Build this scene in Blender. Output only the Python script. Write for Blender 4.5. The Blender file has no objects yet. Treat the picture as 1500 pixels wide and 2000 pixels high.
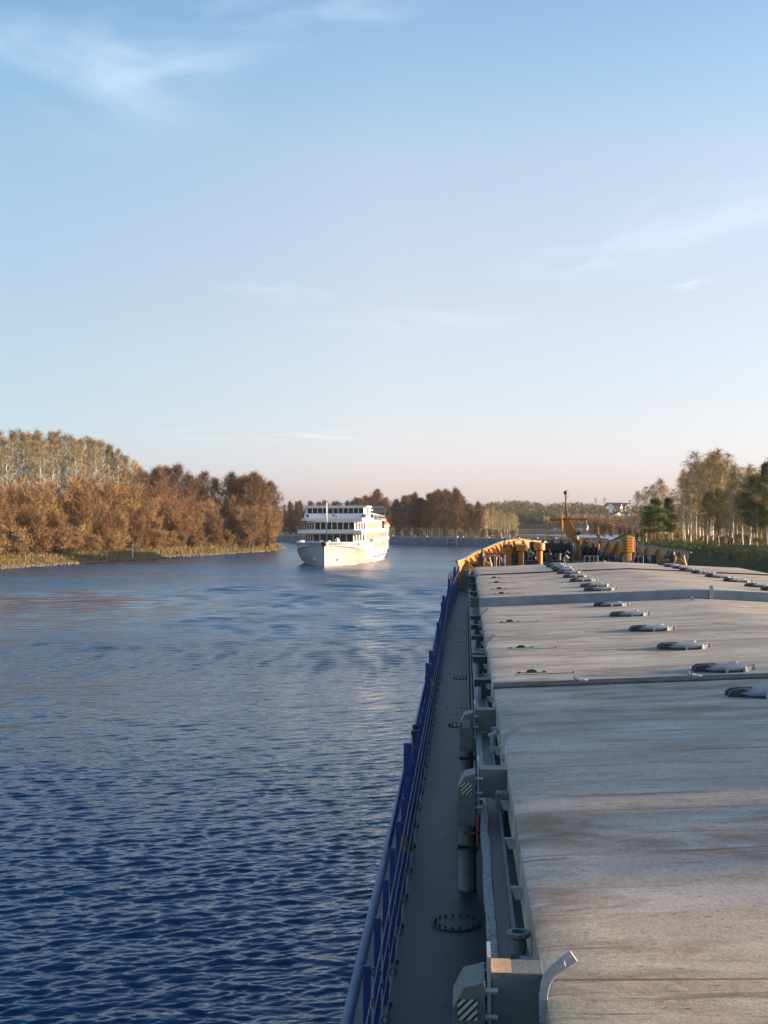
WAVE_SLOPE = 0.044; FAR_SLOPE = 0.085; HAZE = 0.00006
SUN_E = 5.0; SKY_S = 0.0878; EXPO = 1.45
SKY = (1.0, 1.0, 1.0)            # air, dust, ozone
CLOUD = (5.6, 5.9, 6.4, 1); CLOUD2 = (6.9, 6.5, 6.6, 1)
import bpy, math, random
from mathutils import Vector, Matrix
R = math.radians
random.seed(7)
scene = bpy.context.scene
COL = scene.collection

# ------------------------------------------------------------------ frame
# the barge sails along +Y; water is z = 0; the photographer stands at x = 0, y = 0
CAM_Z = 9.6
YAW = R(3.48)
FWD = Vector((-math.sin(YAW), math.cos(YAW), 0))
RGT = Vector((math.cos(YAW), math.sin(YAW), 0))
FPX = 2600.0
def cf(x, z, h=0.0):
    """a point given as metres to the right of / ahead of the photographer"""
    v = RGT * x + FWD * z
    return Vector((v.x, v.y, h))
def brg(px, z):
    """metres to the right for a bearing (px of the 1500 px wide photo) at distance z"""
    return (px - 750.0) / FPX * z
def hgt(py, z):
    return CAM_Z - (py - 1011.0) / FPX * z

# ------------------------------------------------------------------ mesh helper
class MB:
    def __init__(self):
        self.v = []; self.f = []
    def add(self, vs, fs):
        n = len(self.v)
        self.v.extend([tuple(p) for p in vs])
        self.f.extend([tuple(i + n for i in f) for f in fs])
    def box(self, x0, x1, y0, y1, z0, z1, M=None):
        vs = [Vector((x, y, z)) for z in (z0, z1) for y in (y0, y1) for x in (x0, x1)]
        if M is not None: vs = [M @ p for p in vs]
        self.add(vs, [(0, 2, 3, 1), (4, 5, 7, 6), (0, 1, 5, 4), (2, 6, 7, 3), (0, 4, 6, 2), (1, 3, 7, 5)])
    def tube(self, pts, r, n=6, cap=True):
        pts = [Vector(p) for p in pts]
        rs = r if isinstance(r, (list, tuple)) else [r] * len(pts)
        vs = []
        up = Vector((0, 0, 1)); pd = None
        for i, p in enumerate(pts):
            d = (pts[min(i + 1, len(pts) - 1)] - pts[max(i - 1, 0)])
            d = d.normalized() if d.length > 1e-9 else Vector((0, 0, 1))
            a = d.cross(up)
            if a.length < 1e-3: a = d.cross(Vector((1, 0, 0)))
            a.normalize(); b = d.cross(a)
            for k in range(n):
                t = 2 * math.pi * k / n
                vs.append(p + (a * math.cos(t) + b * math.sin(t)) * rs[i])
        fs = []
        for i in range(len(pts) - 1):
            for k in range(n):
                k2 = (k + 1) % n
                fs.append((i * n + k, i * n + k2, (i + 1) * n + k2, (i + 1) * n + k))
        if cap:
            fs.append(tuple(range(n - 1, -1, -1))); fs.append(tuple(range((len(pts) - 1) * n, len(pts) * n)))
        self.add(vs, fs)
    def lathe(self, cx, cy, prof, n=20, ph=0.0, M=None):
        vs = []
        for r, z in prof:
            for k in range(n):
                t = 2 * math.pi * k / n + ph
                p = Vector((cx + r * math.cos(t), cy + r * math.sin(t), z))
                vs.append(M @ p if M is not None else p)
        fs = []
        m = len(prof)
        for i in range(m - 1):
            for k in range(n):
                k2 = (k + 1) % n
                fs.append((i * n + k, i * n + k2, (i + 1) * n + k2, (i + 1) * n + k))
        fs.append(tuple(range(n - 1, -1, -1))); fs.append(tuple(range((m - 1) * n, m * n)))
        self.add(vs, fs)
    def prism(self, poly, z0, z1, M=None):
        n = len(poly)
        vs = [Vector((x, y, z0)) for x, y in poly] + [Vector((x, y, z1)) for x, y in poly]
        if M is not None: vs = [M @ p for p in vs]
        fs = [tuple(range(n - 1, -1, -1)), tuple(range(n, 2 * n))]
        for i in range(n):
            j = (i + 1) % n
            fs.append((i, j, j + n, i + n))
        self.add(vs, fs)
    def ext(self, poly, a0, a1, axis='y'):
        """a polygon in (x,z) extruded along y, or in (y,z) extruded along x"""
        n = len(poly)
        if axis == 'y':
            vs = [(p[0], a0, p[1]) for p in poly] + [(p[0], a1, p[1]) for p in poly]
        else:
            vs = [(a0, p[0], p[1]) for p in poly] + [(a1, p[0], p[1]) for p in poly]
        fs = [tuple(range(n - 1, -1, -1)), tuple(range(n, 2 * n))]
        for i in range(n):
            j = (i + 1) % n
            fs.append((i, j, j + n, i + n))
        self.add(vs, fs)
    def grid(self, rows):
        n = len(rows[0]); vs = [p for r in rows for p in r]; fs = []
        for i in range(len(rows) - 1):
            for k in range(n - 1):
                fs.append((i * n + k, i * n + k + 1, (i + 1) * n + k + 1, (i + 1) * n + k))
        self.add(vs, fs)
    def mesh(self, name):
        m = bpy.data.meshes.new(name)
        m.from_pydata(self.v, [], self.f); m.update()
        return m

def fixn(me):
    import bmesh
    bm = bmesh.new(); bm.from_mesh(me)
    bmesh.ops.recalc_face_normals(bm, faces=bm.faces[:]); bm.to_mesh(me); bm.free()

def obj(name, mb, mat, parent=None, smooth=False, bevel=0.0, fix=True, loc=None, auto=None):
    me = mb.mesh(name) if isinstance(mb, MB) else mb
    if isinstance(mb, MB):
        if fix: fixn(me)
        if smooth:
            me.polygons.foreach_set('use_smooth', [True] * len(me.polygons))
            if auto: me.set_sharp_from_angle(angle=R(auto))
        if mat: me.materials.append(mat)
    o = bpy.data.objects.new(name, me)
    COL.objects.link(o)
    if loc is not None: o.location = loc
    if parent: o.parent = parent
    if bevel > 0:
        b = o.modifiers.new('edge', 'BEVEL'); b.width = bevel; b.segments = 2; b.limit_method = 'ANGLE'
    return o
def tag(o, label, cat, group=None):
    o['label'] = label; o['category'] = cat
    if group: o['group'] = group
    return o
def thing(name, label, cat, loc=(0, 0, 0), rz=0.0, group=None):
    o = bpy.data.objects.new(name, None); COL.objects.link(o)
    o.location = loc; o.rotation_euler = (0, 0, rz); o.empty_display_size = 0.5
    return tag(o, label, cat, group)
def struct(o):
    o['kind'] = 'structure'; return o
def again(src, parent, loc, rot=None, scale=None):
    """one more of a part: a new object on the same mesh"""
    c = src.copy(); COL.objects.link(c); c.parent = parent; c.location = loc
    if rot is not None: c.rotation_euler = rot
    if scale is not None: c.scale = scale
    return c

# ------------------------------------------------------------------ materials
class NT:
    def __init__(self, name):
        self.m = bpy.data.materials.new(name); self.m.use_nodes = True
        self.t = self.m.node_tree; self.b = self.t.nodes['Principled BSDF']
        self.tc = None; self.fw = 0.1
    def n(self, ty, **kw):
        x = self.t.nodes.new(ty)
        for k, v in kw.items():
            if k in x.inputs.keys(): x.inputs[k].default_value = v
            else: setattr(x, k, v)
        return x
    def l(self, a, b): self.t.links.new(a, b)
    def coord(self, scale=(1, 1, 1), rot=(0, 0, 0), loc=(0, 0, 0), kind='Object'):
        if self.tc is None: self.tc = self.n('ShaderNodeTexCoord')
        src = self.tc.outputs[kind]
        if rot[2]:
            vr = self.n('ShaderNodeVectorRotate'); vr.rotation_type = 'Z_AXIS'; vr.inputs['Angle'].default_value = rot[2]
            self.l(src, vr.inputs['Vector']); src = vr.outputs['Vector']
        mp = self.n('ShaderNodeMapping')
        mp.inputs['Scale'].default_value = scale; mp.inputs['Location'].default_value = loc
        self.l(src, mp.inputs['Vector'])
        return mp.outputs['Vector']
    def noise(self, vec, scale, detail=4, rough=0.55, dist=0.0):
        x = self.n('ShaderNodeTexNoise')
        x.inputs['Scale'].default_value = scale; x.inputs['Detail'].default_value = detail
        x.inputs['Roughness'].default_value = rough; x.inputs['Distortion'].default_value = dist
        self.l(vec, x.inputs['Vector'])
        return x.outputs['Fac']
    def ramp(self, fac, stops):
        x = self.n('ShaderNodeValToRGB'); cr = x.color_ramp
        while len(cr.elements) < len(stops): cr.elements.new(0.5)
        for e, (p, c) in zip(cr.elements, stops):
            e.position = p
            e.color = (c, c, c, 1) if isinstance(c, (int, float)) else (c[0], c[1], c[2], 1)
        self.l(fac, x.inputs['Fac'])
        return x.outputs['Color']
    def mix(self, fac, a, b, mode='MIX'):
        x = self.n('ShaderNodeMix'); x.data_type = 'RGBA'; x.blend_type = mode
        for s, v in ((x.inputs[0], fac), (x.inputs[6], a), (x.inputs[7], b)):
            if isinstance(v, (int, float)): s.default_value = v
            elif isinstance(v, (tuple, list)): s.default_value = (v[0], v[1], v[2], 1)
            else: self.l(v, s)
        return x.outputs[2]
    def math(self, op, a, b=0.0, clamp=False):
        x = self.n('ShaderNodeMath'); x.operation = op; x.use_clamp = clamp
        for s, v in ((x.inputs[0], a), (x.inputs[1], b)):
            if isinstance(v, (int, float)): s.default_value = v
            else: self.l(v, s)
        return x.outputs[0]
    def bump(self, h, dist, strength=1.0, normal=None):
        x = self.n('ShaderNodeBump'); x.inputs['Filter Width'].default_value = self.fw; x.inputs['Distance'].default_value = dist; x.inputs['Strength'].default_value = strength
        self.l(h, x.inputs['Height'])
        if normal is not None: self.l(normal, x.inputs['Normal'])
        return x.outputs['Normal']
    def out(self, col=None, rough=None, nor=None, metal=0.0, spec=None):
        for k, v in (('Base Color', col), ('Roughness', rough), ('Normal', nor)):
            if v is None: continue
            if isinstance(v, (int, float)): self.b.inputs[k].default_value = v
            elif isinstance(v, (tuple, list)): self.b.inputs[k].default_value = (v[0], v[1], v[2], 1)
            else: self.l(v, self.b.inputs[k])
        self.b.inputs['Metallic'].default_value = metal
        if spec is not None: self.b.inputs['Specular IOR Level'].default_value = spec
        return self.m

def worn(name, col, rust=(0.10, 0.045, 0.02), amount=0.5, rough=0.5, scale=1.0, stretch=(1, 1, 1), bump=0.004, vary=0.25):
    """painted steel: tone variation, grime and rust where the paint has gone"""
    t = NT(name); v = t.coord(stretch)
    a = t.noise(v, 1.3 * scale, 6, 0.6); b = t.noise(v, 9 * scale, 5, 0.65)
    dk = tuple(c * (1 - vary * 1.3) for c in col); lt = tuple(min(1, c * (1 + vary)) for c in col)
    c = t.mix(t.ramp(a, [(0.3, 0), (0.7, 1)]), dk, lt)
    ab = t.math('MULTIPLY', a, b)
    m = t.ramp(ab, [(0.36 - 0.12 * amount, 0), (0.46 - 0.08 * amount, 1)])
    c = t.mix(m, c, rust)
    r = t.math('ADD', t.math('MULTIPLY', b, 0.3), rough - 0.12)
    return t.out(c, r, t.bump(b, bump))
def plain(name, col, rough=0.6, metal=0.0, vary=0.15, scale=6):
    t = NT(name); v = t.coord()
    a = t.noise(v, scale, 4)
    c = t.mix(a, tuple(x * (1 - vary) for x in col), tuple(min(1, x * (1 + vary)) for x in col))
    return t.out(c, rough, None, metal)

def m_hatch(name='hatch_paint', tint=(1, 1, 1)):
    t = NT(name)
    v = t.coord((0.5, 0.8, 1)); v2 = t.coord((0.5, 1.3, 1), loc=(3, 7, 0)); v3 = t.coord((1, 1, 1)); v4 = t.coord((0.5, 1.3, 1), loc=(9, 2, 0))
    big = t.noise(t.coord((0.13, 0.20, 1), loc=(1, 4.3, 0)), 1.0, 4, 0.55)
    a = t.noise(v, 1.0, 8, 0.66, 0.35); st = t.noise(v2, 1.0, 9, 0.72, 0.5)
    fine = t.noise(v3, 26, 6, 0.75); patch = t.noise(v4, 0.9, 3, 0.45, 0.6)
    c = t.mix(t.ramp(a, [(0.36, 0), (0.64, 1)]), (0.45, 0.395, 0.335), (0.66, 0.59, 0.50))
    c = t.mix(t.ramp(patch, [(0.60, 0), (0.63, 0.45)]), c, (0.53, 0.51, 0.47))                # repainted patches
    rf = t.math('MULTIPLY', t.ramp(st, [(0.47, 0), (0.62, 1)]), t.ramp(big, [(0.36, 0.15), (0.56, 1)]))
    c = t.mix(t.math('MULTIPLY', rf, 0.75), c, (0.25, 0.145, 0.075))                          # rust washed athwart
    st2 = t.noise(t.coord((0.45, 3.2, 1), loc=(5, 1, 0)), 1.0, 6, 0.7, 0.4)
    c = t.mix(t.math('MULTIPLY', t.ramp(st2, [(0.56, 0), (0.68, 1)]), 0.55), c, (0.10, 0.085, 0.075))
    sp = t.noise(t.coord((2.6, 6, 1)), 3.0, 5, 0.8)
    c = t.mix(t.math('MULTIPLY', t.ramp(sp, [(0.60, 0), (0.66, 1)]), 0.85), c, (0.06, 0.045, 0.04))   # specks
    grit = t.noise(t.coord((5, 9, 1)), 9.0, 4, 0.8)
    c = t.mix(t.ramp(grit, [(0.36, 0.55), (0.50, 0.0)]), c, (0.17, 0.14, 0.115))
    c = t.mix(t.ramp(fine, [(0.35, 0.35), (0.62, 0)]), c, (0.16, 0.13, 0.11))
    ln = t.noise(t.coord((0.35, 7.0, 1), loc=(2, 3, 0)), 1.0, 5, 0.7, 0.3)
    c = t.mix(t.math('MULTIPLY', t.ramp(ln, [(0.60, 0), (0.66, 1)]), 0.6), c, (0.12, 0.09, 0.075))
    pale = t.noise(t.coord((0.6, 3.0, 1), loc=(12, 3, 0)), 1.0, 6, 0.75, 0.5)
    c = t.mix(t.math('MULTIPLY', t.ramp(pale, [(0.58, 0), (0.64, 1)]), 0.5), c, (0.62, 0.60, 0.57))
    # weld seams across the cover
    sep = t.n('ShaderNodeSeparateXYZ'); t.l(t.coord(), sep.inputs[0])
    fr = t.math('FRACT', t.math('DIVIDE', t.math('ADD', sep.outputs['Y'], t.math('MULTIPLY', t.noise(t.coord((0.08, 0.35, 1)), 1.0, 1), 1.1)), 1.55))
    seam = t.ramp(t.math('ABSOLUTE', t.math('SUBTRACT', fr, 0.5)), [(0.0, 1), (0.006, 1), (0.012, 0)])
    c = t.mix(t.math('MULTIPLY', seam, t.ramp(a, [(0.4, 0.15), (0.6, 0.75)])), c, (0.13, 0.09, 0.07))
    dent = t.noise(t.coord((0.55, 1.1, 1)), 1.3, 2, 0.4)
    pid = t.math('FLOOR', t.math('ADD', t.math('DIVIDE', sep.outputs['Y'], 1.55), 0.5))
    wn_ = t.n('ShaderNodeTexWhiteNoise'); wn_.noise_dimensions = '1D'; t.l(pid, wn_.inputs['W'])
    c = t.mix(1.0, c, t.ramp(wn_.outputs['Value'], [(0.0, (.76, .80, .77)), (0.35, (.90, .92, .88)), (0.6, (.96, .91, .84)), (1.0, (1.0, .985, .96))]), 'MULTIPLY')
    c = t.mix(1.0, c, tint, 'MULTIPLY')
    nb = t.bump(dent, 0.016); nb = t.bump(fine, 0.004, 1.0, nb); nb = t.bump(seam, 0.004, 1.0, nb)
    return t.out(c, t.math('ADD', t.math('MULTIPLY', st, 0.3), 0.62), nb, spec=0.14)

def m_deck():
    t = NT('deck_paint'); v = t.coord((1, 0.6, 1))
    a = t.noise(v, 0.8, 6, 0.6); b = t.noise(v, 12, 5, 0.7)
    c = t.mix(t.ramp(a, [(0.3, 0), (0.7, 1)]), (0.026, 0.029, 0.030), (0.046, 0.049, 0.050))
    walk = t.noise(t.coord((3.0, 0.35, 1), loc=(4, 2, 0)), 1.0, 5, 0.65, 0.4)
    c = t.mix(t.ramp(walk, [(0.50, 0), (0.66, 0.55)]), c, (0.060, 0.061, 0.058))
    rs = t.noise(t.coord((1.4, 0.9, 1), loc=(1, 8, 0)), 1.6, 6, 0.72, 0.5)
    c = t.mix(t.ramp(rs, [(0.60, 0), (0.70, 0.7)]), c, (0.055, 0.035, 0.024))
    c = t.mix(t.ramp(b, [(0.58, 0), (0.70, 0.6)]), c, (0.02, 0.017, 0.015))
    sep = t.n('ShaderNodeSeparateXYZ'); t.l(t.coord(), sep.inputs[0])
    fr = t.math('FRACT', t.math('DIVIDE', t.math('ADD', sep.outputs['Y'], 0.5), 5.0))
    seam = t.ramp(t.math('ABSOLUTE', t.math('SUBTRACT', fr, 0.5)), [(0.0, 1), (0.003, 1), (0.006, 0)])
    c = t.mix(t.math('MULTIPLY', seam, 0.7), c, (0.02, 0.02, 0.022))
    nb = t.bump(b, 0.003); nb = t.bump(t.noise(v, 2.0, 2), 0.02, 1.0, nb)
    return t.out(c, 0.5, nb, spec=0.28)

def m_hazard():
    t = NT('hazard_stripes')
    sep = t.n('ShaderNodeSeparateXYZ'); t.l(t.coord(), sep.inputs[0])
    s = t.math('FRACT', t.math('MULTIPLY', t.math('ADD', t.math('MULTIPLY', sep.outputs['X'], -1), sep.outputs['Z']), 21.0))
    st = t.ramp(s, [(0.44, 0), (0.47, 1)])
    g = t.noise(t.coord(), 30, 4)
    c = t.mix(st, (0.012, 0.012, 0.012), (0.50, 0.44, 0.30))
    c = t.mix(t.ramp(g, [(0.6, 0), (0.75, 0.5)]), c, (0.2, 0.18, 0.15))
    return t.out(c, 0.6)

def m_water():
    t = NT('canal_water'); t.fw = 0.03
    # wind ripples in three sizes and old wake lines running across the canal
    rot = (0, 0, R(-14))
    n1 = t.noise(t.coord((0.45, 1.0, 1), rot), 1.9, 3, 0.55, 0.25)
    n2 = t.noise(t.coord((0.40, 1.0, 1), (0, 0, R(-20))), 0.62, 2, 0.5, 0.3)
    n3 = t.noise(t.coord((0.22, 1.0, 1), (0, 0, R(-30))), 0.16, 2, 0.5, 0.5)
    n0 = t.noise(t.coord((0.6, 1.0, 1), (0, 0, R(8))), 5.0, 2, 0.5)
    gust = t.noise(t.coord((0.6, 1.0, 1)), 0.016, 3, 0.55, 0.4)
    lee = t.coord((1, 1, 1))
    # a sheltered slick under the left bank
    p = cf(-38, 140)
    d = t.n('ShaderNodeVectorMath'); d.operation = 'DISTANCE'
    mp = t.coord((1 / 27.0, 1 / 44.0, 1), (0, 0, 0), (-p.x / 27.0, -p.y / 44.0, 0))
    ad = t.n('ShaderNodeVectorMath'); ad.operation = 'LENGTH'; t.l(mp, ad.inputs[0])
    wob = t.math('MULTIPLY', t.math('SUBTRACT', t.noise(t.coord((0.35, 1, 1)), 0.09, 4, 0.6), 0.5), 1.5)
    slick = t.ramp(t.math('ADD', ad.outputs['Value'], wob), [(0.62, 1), (1.0, 0)])
    amp = t.math('MULTIPLY', t.ramp(gust, [(0.34, 0.55), (0.62, 1.0)]), t.math('SUBTRACT', 1.0, t.math('MULTIPLY', slick, 0.5)))
    h = t.math('ADD', t.math('MULTIPLY', n1, 0.16), t.math('MULTIPLY', n2, 0.30))
    h = t.math('ADD', h, t.math('MULTIPLY', n0, 0.05))
    h = t.math('MULTIPLY', h, amp)
    h = t.math('ADD', h, t.math('MULTIPLY', n3, 0.30))
    nb = t.bump(h, WATER_BUMP)
    t.b.inputs['IOR'].default_value = 1.333
    # open water out on the canal is finely wind-roughened, the water under the ship's lee is glossier; the slick stays smooth
    ln = t.n('ShaderNodeVectorMath'); ln.operation = 'LENGTH'; t.l(t.coord(), ln.inputs[0])
    wr = t.ramp(t.math('DIVIDE', ln.outputs['Value'], 400.0), [(0.06, 0.06), (0.14, 0.14), (0.32, 0.26), (0.55, 0.30)])
    wr = t.math('MULTIPLY', wr, t.ramp(gust, [(0.36, 0.62), (0.60, 1.0)]))
    wr = t.math('MULTIPLY', wr, t.math('SUBTRACT', 1.0, t.math('MULTIPLY', slick, 0.35)))
    return t.out((0.003, 0.044, 0.098), wr, nb)

def m_ground(name, c1, c2, c3, sc=0.12, bump=0.25):
    t = NT(name); v = t.coord()
    a = t.noise(v, sc, 6, 0.6, 0.3); b = t.noise(v, sc * 9, 6, 0.7); d = t.noise(v, sc * 40, 4, 0.7)
    c = t.mix(t.ramp(a, [(0.36, 0), (0.62, 1)]), c1, c2)
    c = t.mix(t.ramp(b, [(0.45, 0), (0.68, 0.9)]), c, c3)
    c = t.mix(t.math('MULTIPLY', d, 0.5), c, tuple(x * 0.5 for x in c3))
    return t.out(c, 0.95, t.bump(t.math('ADD', b, t.math('MULTIPLY', d, 0.4)), bump), spec=0.1)

def m_twig(name, cols, rough=0.8):
    """twigs or leaves: every spray its own tone, every tree its own cast"""
    t = NT(name)
    g = t.n('ShaderNodeNewGeometry'); oi = t.n('ShaderNodeObjectInfo')
    c = t.ramp(g.outputs['Random Per Island'], [(i / max(1, len(cols) - 1), c) for i, c in enumerate(cols)])
    hs = t.n('ShaderNodeHueSaturation')
    t.l(t.math('ADD', t.math('MULTIPLY', oi.outputs['Random'], 0.03), 0.485), hs.inputs['Hue'])
    t.l(t.math('ADD', t.math('MULTIPLY', oi.outputs['Random'], 0.5), 0.75), hs.inputs['Value'])
    t.l(c, hs.inputs['Color'])
    return t.out(hs.outputs['Color'], rough, spec=0.15)

def m_birchbark():
    t = NT('birch_bark'); v = t.coord((1, 1, 0.25))
    a = t.noise(v, 4.5, 5, 0.7); z = t.noise(t.coord((0.5, 0.5, 2.0)), 1.2, 4, 0.7)
    c = t.mix(t.ramp(z, [(0.52, 0), (0.60, 1)]), (0.62, 0.57, 0.49), (0.07, 0.055, 0.045))
    c = t.mix(t.ramp(a, [(0.4, 0), (0.7, 0.5)]), c, (0.34, 0.24, 0.16))
    return t.out(c, 0.8)

WATER_BUMP = 0.55
M = {}
M['hatch'] = m_hatch(); M['hatch_old'] = m_hatch('hatch_paint_yellowed', (1.0, .955, .84)); M['deck'] = m_deck(); M['hazard'] = m_hazard(); M['water'] = m_water()
M['steel'] = worn('grey_green_paint', (0.12, 0.135, 0.12), amount=0.55, scale=2.5)
M['steel_dark'] = worn('dark_grey_paint', (0.04, 0.043, 0.045), amount=0.4, scale=2.0)
M['coaming'] = worn('coaming_paint', (0.22, 0.235, 0.215), rust=(0.10, 0.08, 0.06), amount=0.75, scale=3.0, stretch=(1, 0.5, 1))
M['lip'] = worn('track_lip_paint', (0.15, 0.16, 0.17), amount=0.5, scale=3)
M['wire'] = plain('wire_rope', (0.13, 0.135, 0.14), 0.6)
M['track'] = worn('worn_track', (0.075, 0.06, 0.055), rust=(0.07, 0.05, 0.04), amount=0.7, scale=3, stretch=(3, 0.15, 1))
M['band'] = worn('band_shade', (0.20, 0.235, 0.265), amount=0.25, scale=0.8)  # blue-grey of the shaded step face, baked into its colour
M['blue'] = worn('blue_paint', (0.009, 0.030, 0.15), rust=(0.02, 0.025, 0.06), amount=0.45, scale=3, vary=0.2)
M['gunwale'] = worn('gunwale_paint', (0.10, 0.15, 0.23), rust=(0.13, 0.14, 0.15), amount=0.6, scale=2, stretch=(1, 0.3, 1))
M['waterway'] = worn('waterway_paint', (0.105, 0.10, 0.085), amount=0.4, scale=2)
M['hull_blue'] = worn('hull_paint', (0.02, 0.06, 0.24), amount=0.3, scale=0.7)
M['yellow'] = worn('yellow_paint', (0.40, 0.175, 0.018), rust=(0.13, 0.055, 0.022), amount=0.75, scale=1.6, vary=0.15)
M['machine'] = worn('machinery_grease', (0.028, 0.028, 0.03), amount=0.5, scale=4)
M['machine_teal'] = worn('green_machine_paint', (0.05, 0.10, 0.10), amount=0.3, scale=4)
M['galv'] = worn('galvanised_steel', (0.34, 0.355, 0.35), rust=(0.16, 0.12, 0.09), amount=0.4, scale=6)
M['lid'] = worn('lid_paint', (0.21, 0.21, 0.205), amount=0.35, scale=3)
M['lid_dark'] = worn('gasket_and_hinge', (0.035, 0.037, 0.042), amount=0.3, scale=5)
M['sun_patch_tan'] = worn('painted_sun_patch', (0.42, 0.27, 0.15), amount=0.5, scale=8)  # warm tan of a sunlit patch, put into the colour
M['red'] = plain('red_paint', (0.16, 0.025, 0.02))
M['brown_pole'] = plain('brown_pole', (0.12, 0.05, 0.03))
M['orange'] = plain('orange_paint', (0.75, 0.16, 0.03), 0.5)
M['orange_dull'] = worn('faded_orange', (0.24, 0.085, 0.035), amount=0.4, scale=8)
M['white'] = worn('white_paint', (0.70, 0.69, 0.67), rust=(0.5, 0.38, 0.28), amount=0.12, scale=0.6, vary=0.06, bump=0.001)
M['white_hull'] = worn('hull_white', (0.52, 0.49, 0.45), rust=(0.36, 0.28, 0.21), amount=0.35, scale=0.35, stretch=(1, 0.4, 0.2), vary=0.08, bump=0.001)
M['glass'] = NT('dark_glass').out((0.006, 0.009, 0.016), 0.12, spec=0.22)
M['glass_sunglow'] = NT('glass_painted_sunglow').out((0.42, 0.30, 0.20), 0.12)  # golden sun reflection painted into the glass base colour
M['stripe_blue'] = plain('stripe_blue', (0.02, 0.07, 0.26))
M['boot_red'] = plain('boot_topping', (0.30, 0.05, 0.035))
M['black'] = plain('black_rubber', (0.012, 0.012, 0.013), 0.7)
M['concrete'] = worn('quay_concrete', (0.19, 0.205, 0.225), rust=(0.08, 0.08, 0.08), amount=0.4, scale=0.25, rough=0.85)
M['concrete_light'] = worn('coping_concrete', (0.42, 0.39, 0.36), rust=(0.2, 0.18, 0.16), amount=0.3, scale=0.5, rough=0.85)
M['pavilion'] = worn('pavilion_plaster', (0.40, 0.36, 0.31), rust=(0.2, 0.17, 0.14), amount=0.3, scale=0.4, rough=0.9)
M['roof'] = plain('roof_sheet', (0.07, 0.07, 0.075), 0.95)
M['bank'] = m_ground('dry_bank_grass', (0.24, 0.17, 0.075), (0.17, 0.15, 0.055), (0.11, 0.085, 0.04))
M['bank_green'] = m_ground('green_bank_grass', (0.06, 0.095, 0.028), (0.085, 0.09, 0.035), (0.05, 0.045, 0.025))
M['far_ground'] = m_ground('far_ground', (0.16, 0.12, 0.07), (0.10, 0.10, 0.05), (0.07, 0.06, 0.035), 0.03, 0.5)
M['earth'] = m_ground('bare_earth', (0.23, 0.13, 0.08), (0.17, 0.11, 0.07), (0.11, 0.08, 0.05))
M['birch_bark'] = m_birchbark()
M['bark_dark'] = worn('dark_bark', (0.09, 0.065, 0.05), rust=(0.05, 0.04, 0.03), amount=0.6, scale=2, rough=0.9)
M['bark_pine'] = worn('pine_bark', (0.26, 0.13, 0.06), rust=(0.11, 0.07, 0.045), amount=0.6, scale=2, rough=0.9)
M['tw_willow'] = m_twig('willow_twigs', [(0.15, 0.088, 0.043), (0.25, 0.145, 0.066), (0.33, 0.195, 0.085), (0.20, 0.118, 0.058)])
M['tw_birch'] = m_twig('birch_twigs', [(0.16, 0.105, 0.05), (0.25, 0.17, 0.07), (0.22, 0.18, 0.06), (0.13, 0.09, 0.05)])
M['tw_brown'] = m_twig('bare_twigs', [(0.11, 0.065, 0.04), (0.19, 0.105, 0.06), (0.14, 0.085, 0.05)])
M['tw_pale'] = m_twig('pale_twigs', [(0.32, 0.22, 0.10), (0.42, 0.31, 0.14), (0.27, 0.20, 0.09)])
M['tw_young'] = m_twig('young_leaf_twigs', [(0.22, 0.20, 0.055), (0.16, 0.16, 0.045), (0.26, 0.20, 0.065)])
M['needles'] = m_twig('pine_needles', [(0.065, 0.11, 0.022), (0.13, 0.18, 0.032), (0.18, 0.21, 0.042), (0.05, 0.08, 0.02)])
M['needles_dark'] = m_twig('spruce_needles', [(0.018, 0.028, 0.014), (0.035, 0.05, 0.02), (0.03, 0.036, 0.018)])
M['straw'] = m_twig('straw_blades', [(0.30, 0.21, 0.09), (0.22, 0.17, 0.06), (0.16, 0.15, 0.05), (0.36, 0.27, 0.13)])
M['grass_blades'] = m_twig('green_blades', [(0.05, 0.085, 0.022), (0.085, 0.12, 0.03), (0.11, 0.11, 0.04)])

# ================================================================== the cargo barge we stand on
ship = thing('cargo_ship', 'long grey river cargo ship with yellow bow in the foreground, seen from its bridge', 'cargo ship')
XC = 7.1; HW = 6.63            # hatch centre line and half width
ZE = 6.8; ZR = 7.1             # hatch edge / ridge
def sst(a, b, x):
    t = max(0.0, min(1.0, (x - a) / (b - a))); return t * t * (3 - 2 * t)
def zdeck(y): return 5.2 + 1.0 * sst(38, 66, y)
BOW = [(66, 7.7), (68, 7.25), (70, 6.85), (72, 6.5), (75, 6.1), (79, 5.65), (84, 5.15), (90, 4.55), (95, 3.85), (99, 3.05), (102, 2.2), (104, 1.35), (105.3, .6), (106, 0.05)]
def half(y):                   # half beam at deck level
    if y < 46: return 8.15
    if y < 66: return 8.15 - 0.45 * sst(46, 66, y)
    for (a, ha), (b, hb) in zip(BOW[:-1], BOW[1:]):
        if a <= y <= b: return ha + (hb - ha) * (y - a) / (b - a)
    return 0.0
def XB(y): return XC - 0.35 * sst(66, 78, y)
ZB = [(60, 7.3), (68, 7.36), (75, 7.58), (84, 7.69), (90, 7.78), (95, 7.9), (99, 7.97), (102, 7.95), (104, 7.82), (106, 7.7), (120, 7.7)]
def zbul(y):                   # bulwark top on the forecastle
    for (a, za), (b, zb_) in zip(ZB[:-1], ZB[1:]):
        if a <= y <= b: return za + (zb_ - za) * (y - a) / (b - a)
    return 7.7

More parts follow.
